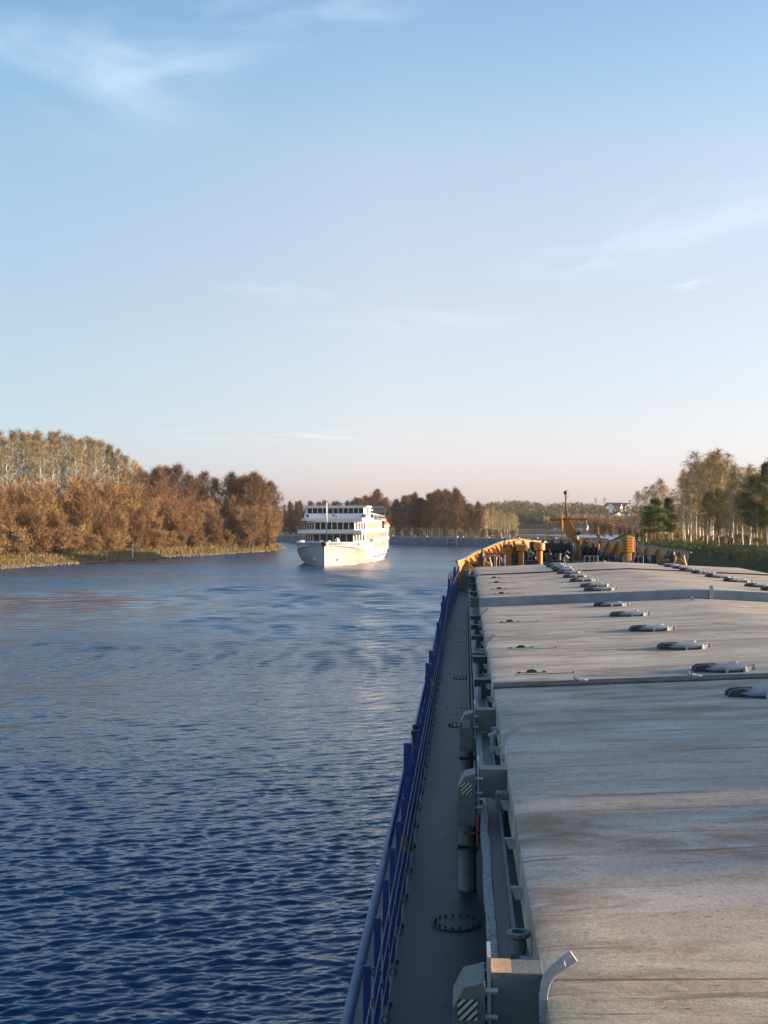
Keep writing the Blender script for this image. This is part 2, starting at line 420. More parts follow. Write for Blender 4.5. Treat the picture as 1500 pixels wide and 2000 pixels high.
# hull
ys = [-40, -20, 0, 20, 38, 46, 52, 58, 62, 66, 68, 70, 72, 75, 79, 84, 90, 95, 99, 102, 104, 105.3, 106]
for side in (-1,):
    pass
mb = MB()
rows = []
for y in ys:
    h = half(y); zt = zdeck(y) if y < 66 else 6.5
    fl = 1.0 if y < 66 else 1.0 - 0.25 * sst(66, 106, y)
    row = []
    for s, k in ((-1, 1), (-1, 0), (1, 0), (1, 1)):
        if k: row.append((XB(y) + s * h, y, zt - 0.02))
        else: row.append((XB(y) + s * h * fl, y, -0.6))
    rows.append(row)
mb.grid(rows)
n = len(rows)
mb.add(rows[0], [(0, 1, 2, 3)])
obj('hull', mb, M['hull_blue'], ship, smooth=False)

# side decks (port one is the walkway we look down on)
for s in (-1, 1):
    mb = MB(); rows = []
    for y in range(-20, 69, 2):
        xo = XC + s * half(y); xi = XC + s * 6.86; z = zdeck(y)
        rows.append([(xo, y, z), (xo + (xi - xo) * 0.5, y, z), (xi, y, z)])
    mb.grid(rows)
    obj('side_deck', mb, M['deck'], ship, smooth=True)
    # the bare strip outboard of the railing, and the rounded sheer strake
    mb = MB(); rows = []
    for y in range(-20, 69, 2):
        xo = XC + s * half(y); z = zdeck(y) + 0.004
        rows.append([(xo - s * 0.04, y, z), (xo - s * 0.36, y, z)])
    mb.grid(rows); obj('waterway_strip', mb, M['waterway'], ship)
    mb = MB(); rows = []
    for y in range(-20, 69, 2):
        xo = XC + s * half(y); z = zdeck(y)
        rows.append([(xo + s * math.cos(t) * 0.055 - s * 0.02, y, z + math.sin(t) * 0.05) for t in [R(a) for a in (-90, -50, -10, 30, 60, 90, 130, 180, 225)]])
    mb.grid(rows); obj('gunwale', mb, M['gunwale'], ship, smooth=True)

# coaming under the hatch with its running track
for s in (-1, 1):
    X = lambda a: XC + s * a
    mb = MB()
    def bx(a0, a1, z0, z1, m): m.box(min(X(a0), X(a1)), max(X(a0), X(a1)), -10, 68, z0, z1)
    bx(6.60, 6.86, 5.1, 6.28, mb)
    obj('hatch_coaming', mb, M['steel_dark'], ship)
    # the coaming's top flange: wavy bruised edge
    mb = MB(); rows = []
    rr = random.Random(3)
    y = -10.0
    while y <= 68:
        e = 6.93 + rr.uniform(-0.008, 0.008)
        zt = 6.35 + rr.uniform(-0.004, 0.004)
        rows.append([(X(e), y, 6.22), (X(e), y, zt), (X(e - 0.075 + rr.uniform(-0.006, 0.006)), y, zt), (X(6.83), y, 6.29)])
        y += 0.35
    mb.grid(rows); obj('coaming_flange', mb, M['coaming'], ship, bevel=0.004)
    mb = MB(); bx(6.735, 6.85, 6.285, 6.335, mb); obj('running_track', mb, M['track'], ship)
    mb = MB(); bx(6.70, 6.732, 6.282, 6.36, mb); obj('track_lip', mb, M['lip'], ship)

# hatch covers
def crown(u):                  # camber across the cover, u = -1..1
    return (ZR - ZE) * (1 - abs(u)) ** 1.0 if abs(u) > 0.06 else (ZR - ZE) * (1 - 0.06 * 0.5 - u * u / 0.12)
def ztop(x, dz=0.0): return ZE + crown((x - XC) / HW) + dz
covers = []
def hatch_cover(y0, y1, dz, skirt0, mat='hatch'):
    mb = MB(); rr = random.Random(int(y0 * 10)); rows = []
    N = 28
    ny = max(2, int((y1 - y0) / 0.775)); 
    us = [-1, -0.985] + [-1 + 2 * (i + 1) / N for i in range(N - 1)] + [0.985, 1]
    us = sorted(us)
    for j in range(ny + 1):
        y = y0 + (y1 - y0) * j / ny
        row = [(XC - HW - 0.004, y, ZE + dz - skirt0)]
        for u in us:
            w = 0.002 * math.sin(2 * math.pi * (y + .5 * math.sin(u * 3 + y)) / 1.55) * min(1, (1 - abs(u)) * 6) + rr.uniform(-0.003, 0.003) * min(1, (1 - abs(u)) * 8)
            e = -0.012 if abs(u) == 1 else 0.0
            row.append((XC + HW * u, y, ZE + crown(u) + dz + w + e))
        row.append((XC + HW + 0.004, y, ZE + dz - skirt0))
        rows.append(row)
    mb.grid(rows)
    m = len(rows[0])
    for r in (rows[0], rows[-1]):
        mb.add(r + [(p[0], p[1], ZE - 0.55) for p in reversed(r)], [tuple(range(2 * m))])
    o = obj('hatch_cover', mb, M[mat], ship, smooth=True, auto=35)
    covers.append((o, y0, y1, dz))
    return o
hA0 = hatch_cover(-8, 9.33, 0.028, 0.42, 'hatch_old')
hA = hatch_cover(9.35, 21.85, 0.0, 0.42)
hB = hatch_cover(22.20, 41.78, 0.0, 0.42)
hC = hatch_cover(41.8, 57.7, 0.285, 0.65)
hD = hatch_cover(57.95, 67.6, 0.285, 0.65)
def strip(y0, y1, zlo, zhi, name, mat, parent, x0=None, x1=None, N=14):
    mb = MB(); x0 = XC - HW if x0 is None else x0; x1 = XC + HW if x1 is None else x1
    for i in range(N):
        a = x0 + (x1 - x0) * i / N; b = x0 + (x1 - x0) * (i + 1) / N
        za, zb = ztop(a), ztop(b)
        vs = []
        for (x, z) in ((a, za), (b, zb)):
            for yy in (y0, y1):
                for zz in (zlo, zhi): vs.append((x, yy, z + zz))
        fs = [(0, 1, 3, 2), (4, 6, 7, 5), (1, 5, 7, 3), (0, 2, 6, 4), (0, 4, 5, 1), (2, 3, 7, 6)]
        if i: fs.pop(0)
        if i < N - 1: fs.pop(1 if not i else 0)
        mb.add(vs, fs)
    return obj(name, mb, mat, parent)
# tall step plate where the raised covers begin
strip(41.74, 41.78, -0.3, 0.288, 'step_plate', M['band'], ship)
# the joint between two covers: a gutter with a locking pipe along each lip
strip(21.87, 22.18, -0.4, -0.10, 'joint_gutter', M['machine'], ship)
for y in (21.90, 22.14):
    mb = MB(); mb.tube([(XC + HW * u, y, ztop(XC + HW * u) + 0.028) for u in (-1, -0.5, 0, 0.5, 1)], 0.034, 8)
    obj('joint_pipe', mb, M['steel'], ship, smooth=True, auto=50)
for x in (1.9, 3.75, 5.55, 7.4, 9.3):
    mb = MB(); z = ztop(x)
    mb.box(x - 0.05, x + 0.05, 21.93, 22.1, z + 0.0, z + 0.09); mb.tube([(x - 0.06, 21.98, z + 0.10), (x + 0.12, 22.08, z + 0.06)], 0.018, 6)
    mb.tube([(x - 0.09, 22.02, z + 0.04), (x - 0.10, 22.02, z + 0.14)], 0.02, 6)
    obj('joint_cleat', mb, M['galv'], ship)
for y in (57.82,):
    strip(57.72, 57.93, -0.3, 0.18, 'joint_gutter', M['machine'], ship)
    mb = MB(); mb.tube([(XC + HW * u, y, ztop(XC + HW * u) + 0.30) for u in (-1, -0.5, 0, 0.5, 1)], 0.04, 8)
    obj('joint_pipe', mb, M['lid_dark'], ship, smooth=True, auto=50)
for x, y in ((7.6, 41.7), (9.6, 55.0), (6.9, 41.0)):
    mb = MB(); mb.box(x - 0.05, x + 0.05, y - 0.03, y + 0.03, ztop(x), ztop(x, 0.285) + 0.14 if y > 41.5 else ztop(x) + 0.12); obj('lug', mb, M['galv'], ship)

# round manhole lids standing on the covers
def lid_mesh():
    rim = MB(); rim.lathe(0, 0, [(0.60, -0.03), (0.60, 0.055), (0.585, 0.062), (0.565, 0.062), (0.565, 0.0)], 40)
    top = MB(); top.lathe(0, 0, [(0.60, 0.075), (0.605, 0.115), (0.56, 0.135), (0.42, 0.165), (0.24, 0.182), (0.02, 0.188)], 40)
    return rim, top
rim, top = lid_mesh()
rim_me = rim.mesh('manhole_rim'); fixn(rim_me); rim_me.materials.append(M['lid_dark'])
def lid_all():
    """one lid: dome on a dark gasket, double hinge on the port side, dogs round the edge, a lifting bow"""
    g = MB(); rr = random.Random(5)
    g.lathe(0, 0, [(0.60, -0.05), (0.60, 0.055), (0.56, 0.07)], 40)
    hinge = MB()
    for dy in (-0.20, 0.10):
        hinge.ext([(-0.82, -0.05), (-0.80, 0.13), (-0.70, 0.21), (-0.50, 0.22), (-0.40, 0.16), (-0.48, 0.02), (-0.60, -0.05)], dy, dy + 0.13, 'y')
    hinge.tube([(-0.68, -0.26, 0.12), (-0.68, 0.29, 0.12)], 0.045, 8)
    hinge.box(-0.58, -0.28, -0.02, 0.06, 0.20, 0.235)
    dogs = MB()
    for a in (-100, -58, -15, 15, 58, 100, 150):
        c, s = math.cos(R(a)), math.sin(R(a))
        Mx = Matrix.Rotation(R(a), 4, 'Z')
        dogs.box(0.54, 0.68, -0.035, 0.035, 0.02, 0.12, Mx)
        dogs.box(0.60, 0.66, -0.02, 0.02, 0.10, 0.185, Mx)
    dogs.tube([(0.10, 0.12, 0.17), (0.10, 0.12, 0.24), (0.24, 0.12, 0.24), (0.24, 0.12, 0.17)], 0.012, 5)
    return g, top, hinge, dogs
g, top, hinge, dogs = lid_all()
def join(name, pairs, smooth_idx=()):
    me = bpy.data.meshes.new(name); vs = []; fs = []; mi = []
    for k, (b, m) in enumerate(pairs):
        n = len(vs); vs += b.v; fs += [tuple(i + n for i in f) for f in b.f]; mi += [k] * len(b.f)
        me.materials.append(m)
    me.from_pydata(vs, [], fs); fixn(me)
    me.polygons.foreach_set('material_index', mi)
    me.polygons.foreach_set('use_smooth', [True] * len(fs)); me.set_sharp_from_angle(angle=R(35))
    me.update(); return me
lid_me = join('manhole_lid', [(g, M['lid_dark']), (top, M['lid']), (hinge, M['lid_dark']), (dogs, M['galv'])])
lidY_A = [20.0]; lidY_B = [23.2, 27.1, 31.4, 36.0, 40.0]; lidY_C = [43.2, 45.6, 49.3, 52.7, 56.2]; lidY_D = [59.2, 61.4, 63.6, 66.0]
tl = math.atan((ZR - ZE) / HW)
rr = random.Random(11)
for cover, Y, dz in ((hA, lidY_A, 0), (hB, lidY_B, 0), (hC, lidY_C, .285), (hD, lidY_D, .285)):
    for y in Y:
        for x, s in ((4.45, 1), (10.0, -1)):
            if s < 0 and y < 41: continue
            o = bpy.data.objects.new('manhole_lid', lid_me); COL.objects.link(o)
            o.parent = cover; o.location = (x + rr.uniform(-.05, .05), y, ztop(x, dz)); o.scale = (.71, .71, .54)
            o.rotation_euler = (0, -tl if s > 0 else tl, rr.uniform(-0.12, 0.12))
# lashing eyes with a bar, along the port side of the covers
mb = MB()
mb.ext([(-.42, -.01), (.44, -.01), (.44, .035), (.34, .035), (.33, .008), (.17, .008), (.15, .06), (.08, .10), (-.06, .10), (-.13, .06), (-.16, .008), (-.31, .008), (-.32, .04), (-.42, .04)], -.04, .04, 'y')
eye_me = mb.mesh('lashing_eye'); fixn(eye_me); eye_me.materials.append(M['lid_dark'])
mb = MB(); mb.tube([(-0.5, 0, 0.006), (1.2, 0, 0.006)], 0.010, 5); mb.box(1.18, 1.22, -0.02, 0.02, 0, 0.05)
bar_me = mb.mesh('lashing_bar'); fixn(bar_me); bar_me.materials.append(M['track'])
for cover, y, dz in ((hB, 23.9, 0), (hB, 28.4, 0), (hB, 35.5, 0), (hC, 43.6, .285), (hC, 46.6, .285), (hC, 51, .285), (hC, 55, .285)):
    for me, nm, dy in ((eye_me, 'lashing_eye', 0.0), (bar_me, 'lashing_bar', -0.28)):
        o = bpy.data.objects.new(nm, me); COL.objects.link(o); o.parent = cover
        o.location = (1.18, y + dy, ztop(1.18, dz)); o.rotation_euler = (0, -tl, 0); o.scale = (.6, .6, .6)

# levers that stand up past the hatch edge
mb = MB(); w = 0.028
pts = [(0.0, -0.10), (0.0, 0.06), (0.012, 0.13), (0.045, 0.19), (0.10, 0.235), (0.175, 0.29)]
n = len(pts); vs = []
for i, (x, z) in enumerate(pts):
    a = Vector(pts[min(i + 1, n - 1)]) - Vector(pts[max(i - 1, 0)]); a.normalize()
    nx, nz = -a.y, a.x; hw = 0.022 + 0.014 * (i / (n - 1))
    for s, dy in ((-1, -w), (1, -w), (1, w), (-1, w)):
        vs.append((x + nx * hw * s, dy * 0.45, z + nz * hw * s))
fs = [(3, 2, 1, 0), tuple(range(4 * n - 4, 4 * n))]
for i in range(n - 1):
    for k in range(4):
        k2 = (k + 1) % 4; fs.append((i * 4 + k, i * 4 + k2, i * 4 + 4 + k2, i * 4 + 4 + k))
mb.add(vs, fs)
mb.tube([(0.115, -0.02, 0.262), (0.115, -0.10, 0.262)], 0.008, 6)
for y, zz in ((7.75, ZE - 0.02), (15.9, ZE), (28.3, ZE), (36.6, ZE), (52.5, ZE + .285)):
    if y == 7.75:
        lev = obj('hatch_lever', mb, M['galv'], ship, bevel=0.004); lev.location = (0.452, y, zz)
    else: again(lev, ship, (0.452, y, zz), scale=(1.1, 1.1, 1.1))
# small cleats riveted to the skirt above the dark slot
mb = MB(); mb.ext([(-0.085, 0.045), (-0.07, 0.06), (0.0, 0.06), (0.0, -0.03), (-0.055, -0.03)], -0.035, 0.035, 'y')
mb.box(-0.09, -0.02, -0.035, 0.035, 0.058, 0.064)
cl = obj('hatch_cleat', mb, M['galv'], ship); cl.location = (0.463, 9.15, 6.53)
y = 10.9
while y < 66:
    again(cl, ship, (0.463, y, 6.53 + (0 if y < 42 else .05))); y += 1.65
# flanged socket beside the near joint
mb = MB()
mb.lathe(0, 0, [(0.05, -0.32), (0.055, -0.02), (0.085, 0.0), (0.085, 0.025), (0.05, 0.03), (0.048, -0.05), (0.02, -0.06)], 20)
mb.box(-0.055, 0.075, -0.05, 0.06, -0.34, -0.12)
so = obj('flanged_socket', mb, M['steel'], ship, smooth=True, auto=40); so.location = (0.375, 9.42, 6.66)
mb = MB(); mb.box(-0.07, 0.075, -0.09, 0.07, -0.15, 0.0); mb.tube([(0.0, -0.03, 0.0), (0.0, -0.03, 0.008)], 0.025, 10)
so = obj('lock_block', mb, M['steel'], ship, bevel=0.006); so.location = (0.40, 14.35, 6.66)
mb = MB(); mb.tube([(0, 0, -0.25), (0, 0, -0.05), (0.02, -0.05, 0.04)], [0.05, 0.04, 0.035], 8); mb.tube([(-0.05, 0.02, -0.02), (0.06, -0.05, 0.05)], 0.03, 8); mb.box(-0.05, 0.05, -0.12, -0.03, -0.28, -0.16)
so = obj('valve', mb, M['galv'], ship, smooth=True, auto=40); so.location = (0.39, 18.6, 6.58)

# arms from the coaming to the covers, some with a guarded drive box and its striped panel
arm = MB()
arm.ext([(-0.02, 0.0), (0.24, 0.0), (0.30, 0.0), (0.30, -0.62), (0.27, -0.52), (0.22, -0.40), (0.16, -0.34), (0.08, -0.32), (-0.02, -0.32)], -0.13, 0.13, 'y')
plate = MB(); plate.box(-0.045, -0.022, -0.15, 0.15, -0.52, 0.10)
for zz in (-0.10, -0.26, -0.42):
    for dy in (-0.16, 0.16):
        plate.tube([(-0.085, dy, zz), (0.02, dy, zz)], 0.018, 6)
        plate.tube([(-0.10, dy, zz), (-0.07, dy, zz)], 0.030, 6)
guard = MB()
prof = [(-0.262, -0.62), (-0.255, -0.20), (-0.19, -0.075), (-0.06, -0.04), (-0.06, -0.62)]
guard.ext(prof, -0.19, 0.19, 'y')
guard.box(-0.245, -0.075, -0.195, -0.189, -0.60, -0.42)
guard.tube([(-0.27, -0.17, -0.56), (-0.255, -0.17, -0.56)], 0.018, 8)
panel = MB(); panel.box(-0.06, 0.06, -0.004, 0.004, -0.062, 0.062)
sunpatch = MB(); sunpatch.box(-0.02, 0.105, -0.133, 0.128, 0.0, 0.003)  # patch of sun on the near arm, painted as a thin plate
first = {}
for y, zz, full in ((8.30, 6.82, True), (15.05, 6.79, True), (20.3, 6.70, True), (44.4, 6.95, False)):
    if not first:
        a = obj('hatch_arm', arm, M['steel'], ship, bevel=0.008); p = obj('clamp_plate', plate, M['galv'], a)
        b = obj('drive_guard', guard, M['steel'], ship, bevel=0.012); w_ = obj('warning_panel', panel, M['hazard'], b)
        w_.location = (-0.165, -0.20, -0.205)
        q = obj('sun_patch', sunpatch, M['sun_patch_tan'], a)
        first.update(a=a, p=p, b=b, w=w_); a.location = b.location = (0.18, y, zz)
    else:
        a = again(first['a'], ship, (0.18, y, zz)); again(first['p'], a, (0, 0, 0))
        if full:
            b = again(first['b'], ship, (0.18, y, zz)); again(first['w'], b, first['w'].location)

blk = MB(); blk.ext([(-.02, 0), (.28, 0), (.28, -.45), (.12, -.45), (.10, -.12), (-.02, -.14)], -.16, .16, 'y'); blk.box(.10, .27, -.26, -.162, -.36, -.06)
bk = None
for y, zz in ((24.4, 6.66), (28.4, 6.66), (30.2, 6.55), (34, 6.6), (37.5, 6.6), (40, 6.66), (47, 6.8), (50.5, 6.8), (55, 6.9), (60, 6.95)):
    if bk is None: bk = obj('hatch_stopper', blk, M['machine'], ship, bevel=.01); bk.location = (.185, y, zz)
    else: again(bk, ship, (.185, y, zz), scale=(1, .8 + .5 * ((y * 7) % 1), .8 + .4 * ((y * 3) % 1)))
# air pipes standing on the side deck
pm = MB()
pm.lathe(0, 0, [(0.108, 0.0), (0.112, 0.02), (0.105, 0.03), (0.105, 0.50)], 24)
pm.lathe(0, 0, [(0.104, 0.545), (0.104, 0.80), (0.116, 0.82), (0.116, 0.90), (0.09, 0.905)], 24)
fl = MB(); fl.prism([(-0.125, -0.115), (0.135, -0.115), (0.135, 0.115), (-0.125, 0.115)], 0.50, 0.518); fl.prism([(-0.125, -0.115), (0.135, -0.115), (0.135, 0.115), (-0.125, 0.115)], 0.526, 0.545)
for a in ((-.11, -.1), (.12, -.1), (.12, .1), (-.11, .1)): fl.tube([(a[0], a[1], 0.49), (a[0], a[1], 0.56)], 0.012, 6)
hd = MB(); hd.lathe(0, 0, [(0.10, 0.90), (0.125, 0.905), (0.125, 0.98), (0.11, 1.03), (0.03, 1.06)], 16); hd.tube([(-0.1, -0.06, 1.03), (0.02, -0.02, 1.07), (0.12, 0.03, 1.02)], 0.02, 6)
hs = MB(); hs.box(0.105, 0.16, -0.1, -0.03, 0.62, 0.95)
ap = None
for y in (15.8, 21.6):
    if ap is None:
        ap = obj('air_pipe', pm, M['steel'], ship, smooth=True, auto=40); ap.location = (0.030, y, zdeck(y))
        kids = [obj('flange', fl, M['steel_dark'], ap, bevel=0.003), obj('vent_head', hd, M['machine'], ap, smooth=True, auto=40), obj('bracket', hs, M['steel'], ap)]
    else:
        c = again(ap, ship, (0.030, y, zdeck(y)))
        for k in kids: again(k, c, (0, 0, 0))
# red hydrant valve
mb = MB(); mb.tube([(0.15, 14.75, 6.0), (0.15, 14.75, 6.32)], 0.028, 10); mb.tube([(0.04, 14.65, 6.12), (0.17, 14.65, 6.16)], 0.010, 6); mb.tube([(0.15, 14.75, 6.1), (0.15, 14.64, 6.1)], 0.02, 8)
obj('hydrant', mb, M['red'], ship, smooth=True, auto=40)
# pipes along the coaming foot and their saddles
for x, z in ((0.17, 5.42), (0.10, 5.30)):
    mb = MB(); mb.tube([(x, yy, z + zdeck(yy) - 5.2) for yy in (21.5, 30, 38, 45, 52, 58, 64)], 0.032, 8); obj('deck_pipe', mb, M['steel_dark'], ship, smooth=True, auto=50)
mb = MB(); mb.tube([(0.235, 8, 5.5), (0.235, 21, 5.5)], 0.02, 6); mb.tube([(0.235, 12, 5.62), (0.20, 12.3, 5.62), (0.17, 12.2, 5.5)], 0.012, 5); obj('cable_conduit', mb, M['machine'], ship)
# bolted round covers in the deck
for y, x, r, n_ in ((14.45, -0.095, 0.27, 18), (28.2, -0.13, 0.24, 14), (36.5, -0.1, 0.24, 14)):
    mb = MB(); mb.lathe(0, 0, [(r, 0.0), (r, 0.012), (r - 0.03, 0.014), (0.02, 0.015)], 32)
    bt = MB()
    for k in range(n_):
        t = 2 * math.pi * k / n_; bt.lathe((r - 0.035) * math.cos(t), (r - 0.035) * math.sin(t), [(0.013, 0.012), (0.013, 0.038), (0.006, 0.042)], 6)
    c = obj('deck_cover', mb, M['deck'], ship); c.location = (x, y, zdeck(y) + 0.002)
    obj('bolt_ring', bt, M['machine'], c)
for y in (30.0, 31.0, 37.5, 45.5, 48.5):
    mb = MB()
    for k in range(6): mb.box(-0.42 + k * 0.11, -0.40 + k * 0.11, y - 0.25, y + 0.25, zdeck(y) + 0.004, zdeck(y) + 0.02)
    obj('tread_bars', mb, M['deck'], ship)

# railing: flat blue stanchions, four wires threaded on the inside
H_ = 1.13
post = MB(); post.box(-0.028, 0.028, -0.014, 0.014, 0, H_)
rings = MB()
for z in (0.30, 0.58, 0.86, 1.08):
    rr_ = 0.034
    rings.tube([(0.034 + rr_ + rr_ * math.cos(R(a)), 0.0, z + rr_ * math.sin(R(a))) for a in range(-180, 181, 45)], 0.007, 5)
foot = MB(); foot.prism([(0.0, -0.012), (0.06, -0.008), (0.06, 0.008), (0.0, 0.012)], 0, 0.03)
XR = -0.715
def xr(y): return XC - half(y) + 0.335
ps = None; y = 7.4; py = []
while y < 63: py.append(y); y += 1.155
for y in py:
    loc = (xr(y), y, zdeck(y))
    if ps is None:
        ps = obj('railing_stanchion', join('railing_stanchion', [(post, M['blue']), (rings, M['steel_dark'])]), None, ship, bevel=0.003); ft = obj('foot_lug', foot, M['machine'], ps); ps.location = loc
    else:
        c = again(ps, ship, loc); again(ft, c, (0, 0, 0))
for z in (0.30, 0.58, 0.86, 1.08):
    mb = MB(); pts = []
    for i in range(len(py) - 1):
        for t in (0, 0.5):
            yy = py[i] * (1 - t) + py[i + 1] * t
            pts.append((xr(yy) + 0.068, yy, zdeck(yy) + z - (0.012 if t else 0.0)))
    mb.tube(pts, 0.0055, 5); obj('railing_wire', mb, M['wire'], ship, smooth=True)
gp = MB(); gp.box(-0.055, 0.055, -0.035, 0.035, 0, 1.42); gp.tube([(-.26, 0, 0), (-.04, 0, 1.05)], .022, 6)
gg = None
for y in (17.6, 27.3, 29.9, 38.0, 44.8, 47.0, 53.0, 58.5):
    loc = (xr(y) - 0.04, y, zdeck(y))
    if gg is None: gg = obj('gate_post', gp, M['blue'], ship, bevel=0.006); gg.location = loc
    else: again(gg, ship, loc)
mb = MB(); mb.box(-0.045, 0.045, -0.006, 0.006, -0.10, 0.10); o = obj('orange_tag', mb, M['orange_dull'], ship, bevel=0.005); o.location = (xr(13.1) + 0.05, 14.6, 6.02); o.scale = (.8, 1, .85)
o = again(o, ship, (xr(24) + 0.05, 27.0, 6.25), scale=(.8, 1, .9))
# tyres / fenders hung outside, and dark roller fairleads on the gunwale
for y in (24.6, 25.3, 33.0):
    mb = MB(); mb.lathe(0, 0, [(0.07, 0), (0.08, 0.05), (0.055, 0.08), (0.055, 0.36), (0.085, 0.40), (0.085, 0.46), (0.03, 0.48)], 14); o = obj('mooring_bitt', mb, M['machine'], ship, smooth=True, auto=40); o.location = (xr(y) - 0.20, y, zdeck(y))
# the end of the walkway: yellow wing bulwark that climbs to the forecastle
mb = MB()
prof = []
for i in range(9):
    t = i / 8; prof.append((XC - 7.55 + 0.62 * t, 6.25 + 0.15 + 1.15 * math.sin(t * math.pi / 2)))
poly = [(XC - 7.55, 6.1)] + prof + [(XC - 6.93, 6.1)]
mb.ext(poly, 64.0, 64.06, 'y')
for x in (-0.50, -0.33, -0.18): mb.box(x - 0.015, x + 0.015, 63.93, 64.0, 6.1, 6.45 + (x + 0.6) * .8)
obj('wing_bulwark', mb, M['yellow'], ship)
mb = MB(); mb.box(XC - 7.13, XC - 6.70, 63.4, 65.0, 5.2, 7.1); mb.box(XC - 7.0, XC - 6.75, 62.2, 63.4, 6.2, 6.9); mb.tube([(XC - 6.95, 60.9, 6.2), (XC - 6.95, 60.9, 7.0), (XC - 6.85, 62, 7.1)], 0.03, 6)
obj('ladder_trunk', mb, M['steel'], ship, bevel=0.01)
for k in range(4):
    mb = MB(); z0 = 6.9; mb.tube([(XC - 7.85 + 0.06 * k, 60.0 + k, 6.1), (XC - 7.82 + 0.06 * k, 60.0 + k, 7.1)], 0.03, 6); obj('blue_brace', mb, M['blue'], ship)

# ------------------------------------------------------------------ forecastle
ZF = 6.55
mb = MB(); rows = []
fy = [67.6, 70, 72, 75, 79, 84, 90, 95, 99, 102, 104, 105.3]
for y in fy: rows.append([(XB(y) - half(y), y, ZF), (XB(y), y, ZF + 0.05), (XB(y) + half(y), y, ZF)])
mb.grid(rows); obj('forecastle_deck', mb, M['steel_dark'], ship)
BY = [68, 70, 72, 75, 77, 79, 84, 90, 95, 99, 102, 104, 105.3, 106]
for s in (-1, 1):
    mb = MB(); rows = []; cap = []
    by = BY if s < 0 else [77] + BY[5:]
    for y in by:
        h = half(y); x = XB(y) + s * h; zt = zbul(y)
        xo = XB(y) + s * (h + 0.25)
        rows.append([(xo, y, zt), (x, y, ZF - 0.3)]); cap.append((xo, y, zt))
    inner = [[(a[0] - s * 0.05, a[1] - 0.02, a[2]), (b[0] - s * 0.05, b[1] - 0.02, b[2])] for a, b in rows]
    mb.grid(inner); obj('bulwark', mb, M['yellow'], ship)
    mb = MB(); mb.grid(rows); obj('bow_plating', mb, M['hull_blue'], ship)
    mb = MB(); mb.tube(cap, 0.07, 6); obj('bulwark_rail', mb, M['steel'], ship, smooth=True)
    # bracket ribs inside
    for i in range(1, len(by) - 1):
        for f in ((0.0, 0.5) if by[i + 1] - by[i] > 3.5 else (0.0,)):
            y = by[i] * (1 - f) + by[i + 1] * f
            h = half(y); zt = zbul(y) - 0.05; xo = XB(y) + s * (h + 0.18); xi = XB(y) + s * (h - 0.06)
            b = MB(); d = 0.6
            # plane square to the shell
            t = Vector((s * (half(y + 0.2) - half(y - 0.2)), 0.4, 0)).normalized(); nn = Vector((-t.y * s, t.x * s, 0)) 
            if nn.y > 0 and y > 98: nn = -nn
            if (nn.x * s) > 0: nn = -nn
            a0 = Vector((xo, y, zt)); b0 = Vector((xi, y, ZF))
            q = [a0, b0, b0 + nn * d, a0 + nn * 0.10]
            b.add([p + t * 0.03 for p in q] + [p - t * 0.03 for p in q], [(0, 1, 2, 3), (7, 6, 5, 4), (0, 4, 5, 1), (1, 5, 6, 2), (2, 6, 7, 3), (3, 7, 4, 0)])
            obj('bulwark_rib', b, M['yellow'], ship)
def P(px, y, h):     # x on the ship for a bearing at ship distance y
    return (px - 908) / FPX * y
# lockers: mast
YM = 96.0
xm = P(1110, YM, 0)
mb = MB()
zb = hgt(1098, YM); 
def taper(m, x0, x1, x2, x3, y0, y1, z0, z1, dy=0.0):
    vs = [(x0, y0, z0), (x1, y0, z0), (x1, y1, z0), (x0, y1, z0), (x2, y0 + dy, z1), (x3, y0 + dy, z1), (x3, y1 + dy, z1), (x2, y1 + dy, z1)]
    m.add(vs, [(3, 2, 1, 0), (4, 5, 6, 7), (0, 1, 5, 4), (1, 2, 6, 5), (2, 3, 7, 6), (3, 0, 4, 7)])
u = YM / FPX
X_ = lambda px: (px - 908) * u
Z_ = lambda py: CAM_Z - (py - 1011) * u
taper(mb, X_(1110), X_(1119), X_(1113), X_(1120), YM - .3, YM + .3, 6.5, Z_(1050))
taper(mb, X_(1127), X_(1137), X_(1127), X_(1131), YM - .3, YM + .3, 6.5, Z_(1050))
taper(mb, X_(1118), X_(1128), X_(1118), X_(1128), YM - .1, YM + .25, 6.5, Z_(1056))
mast = obj('mast', mb, M['yellow'], ship, bevel=0.02)
mb = MB(); taper(mb, X_(1106), X_(1130), X_(1093), X_(1111), YM - .25, YM + .25, Z_(1050), Z_(1016)); obj('mast_column', mb, M['yellow'], mast, bevel=0.02)
mb = MB(); mb.tube([(X_(1072), YM, Z_(1014)), (X_(1144), YM, Z_(1013.5))], 0.10, 8); mb.box(X_(1094), X_(1112), YM - .3, YM + .3, Z_(1014), Z_(1011)); obj('yardarm', mb, M['yellow'], mast)
mb = MB(); mb.tube([(X_(1105), YM, Z_(1012)), (X_(1103), YM, Z_(962))], [0.075, 0.05], 8); obj('mast_pole', mb, M['brown_pole'], mast, smooth=True)
mb = MB(); mb.lathe(X_(1102.5), YM, [(0.10, Z_(966)), (0.13, Z_(964)), (0.13, Z_(961)), (0.05, Z_(959))], 12); obj('masthead_lamp', mb, M['machine'], mast, smooth=True, auto=40)
mb = MB(); c0 = (X_(1105), Z_(965)); mb.tube([(c0[0] + 0.2 * math.cos(R(a)), YM, c0[1] + 0.24 * math.sin(R(a))) for a in range(-120, 121, 20)], 0.018, 6); obj('lamp_hoop', mb, M['galv'], mast)
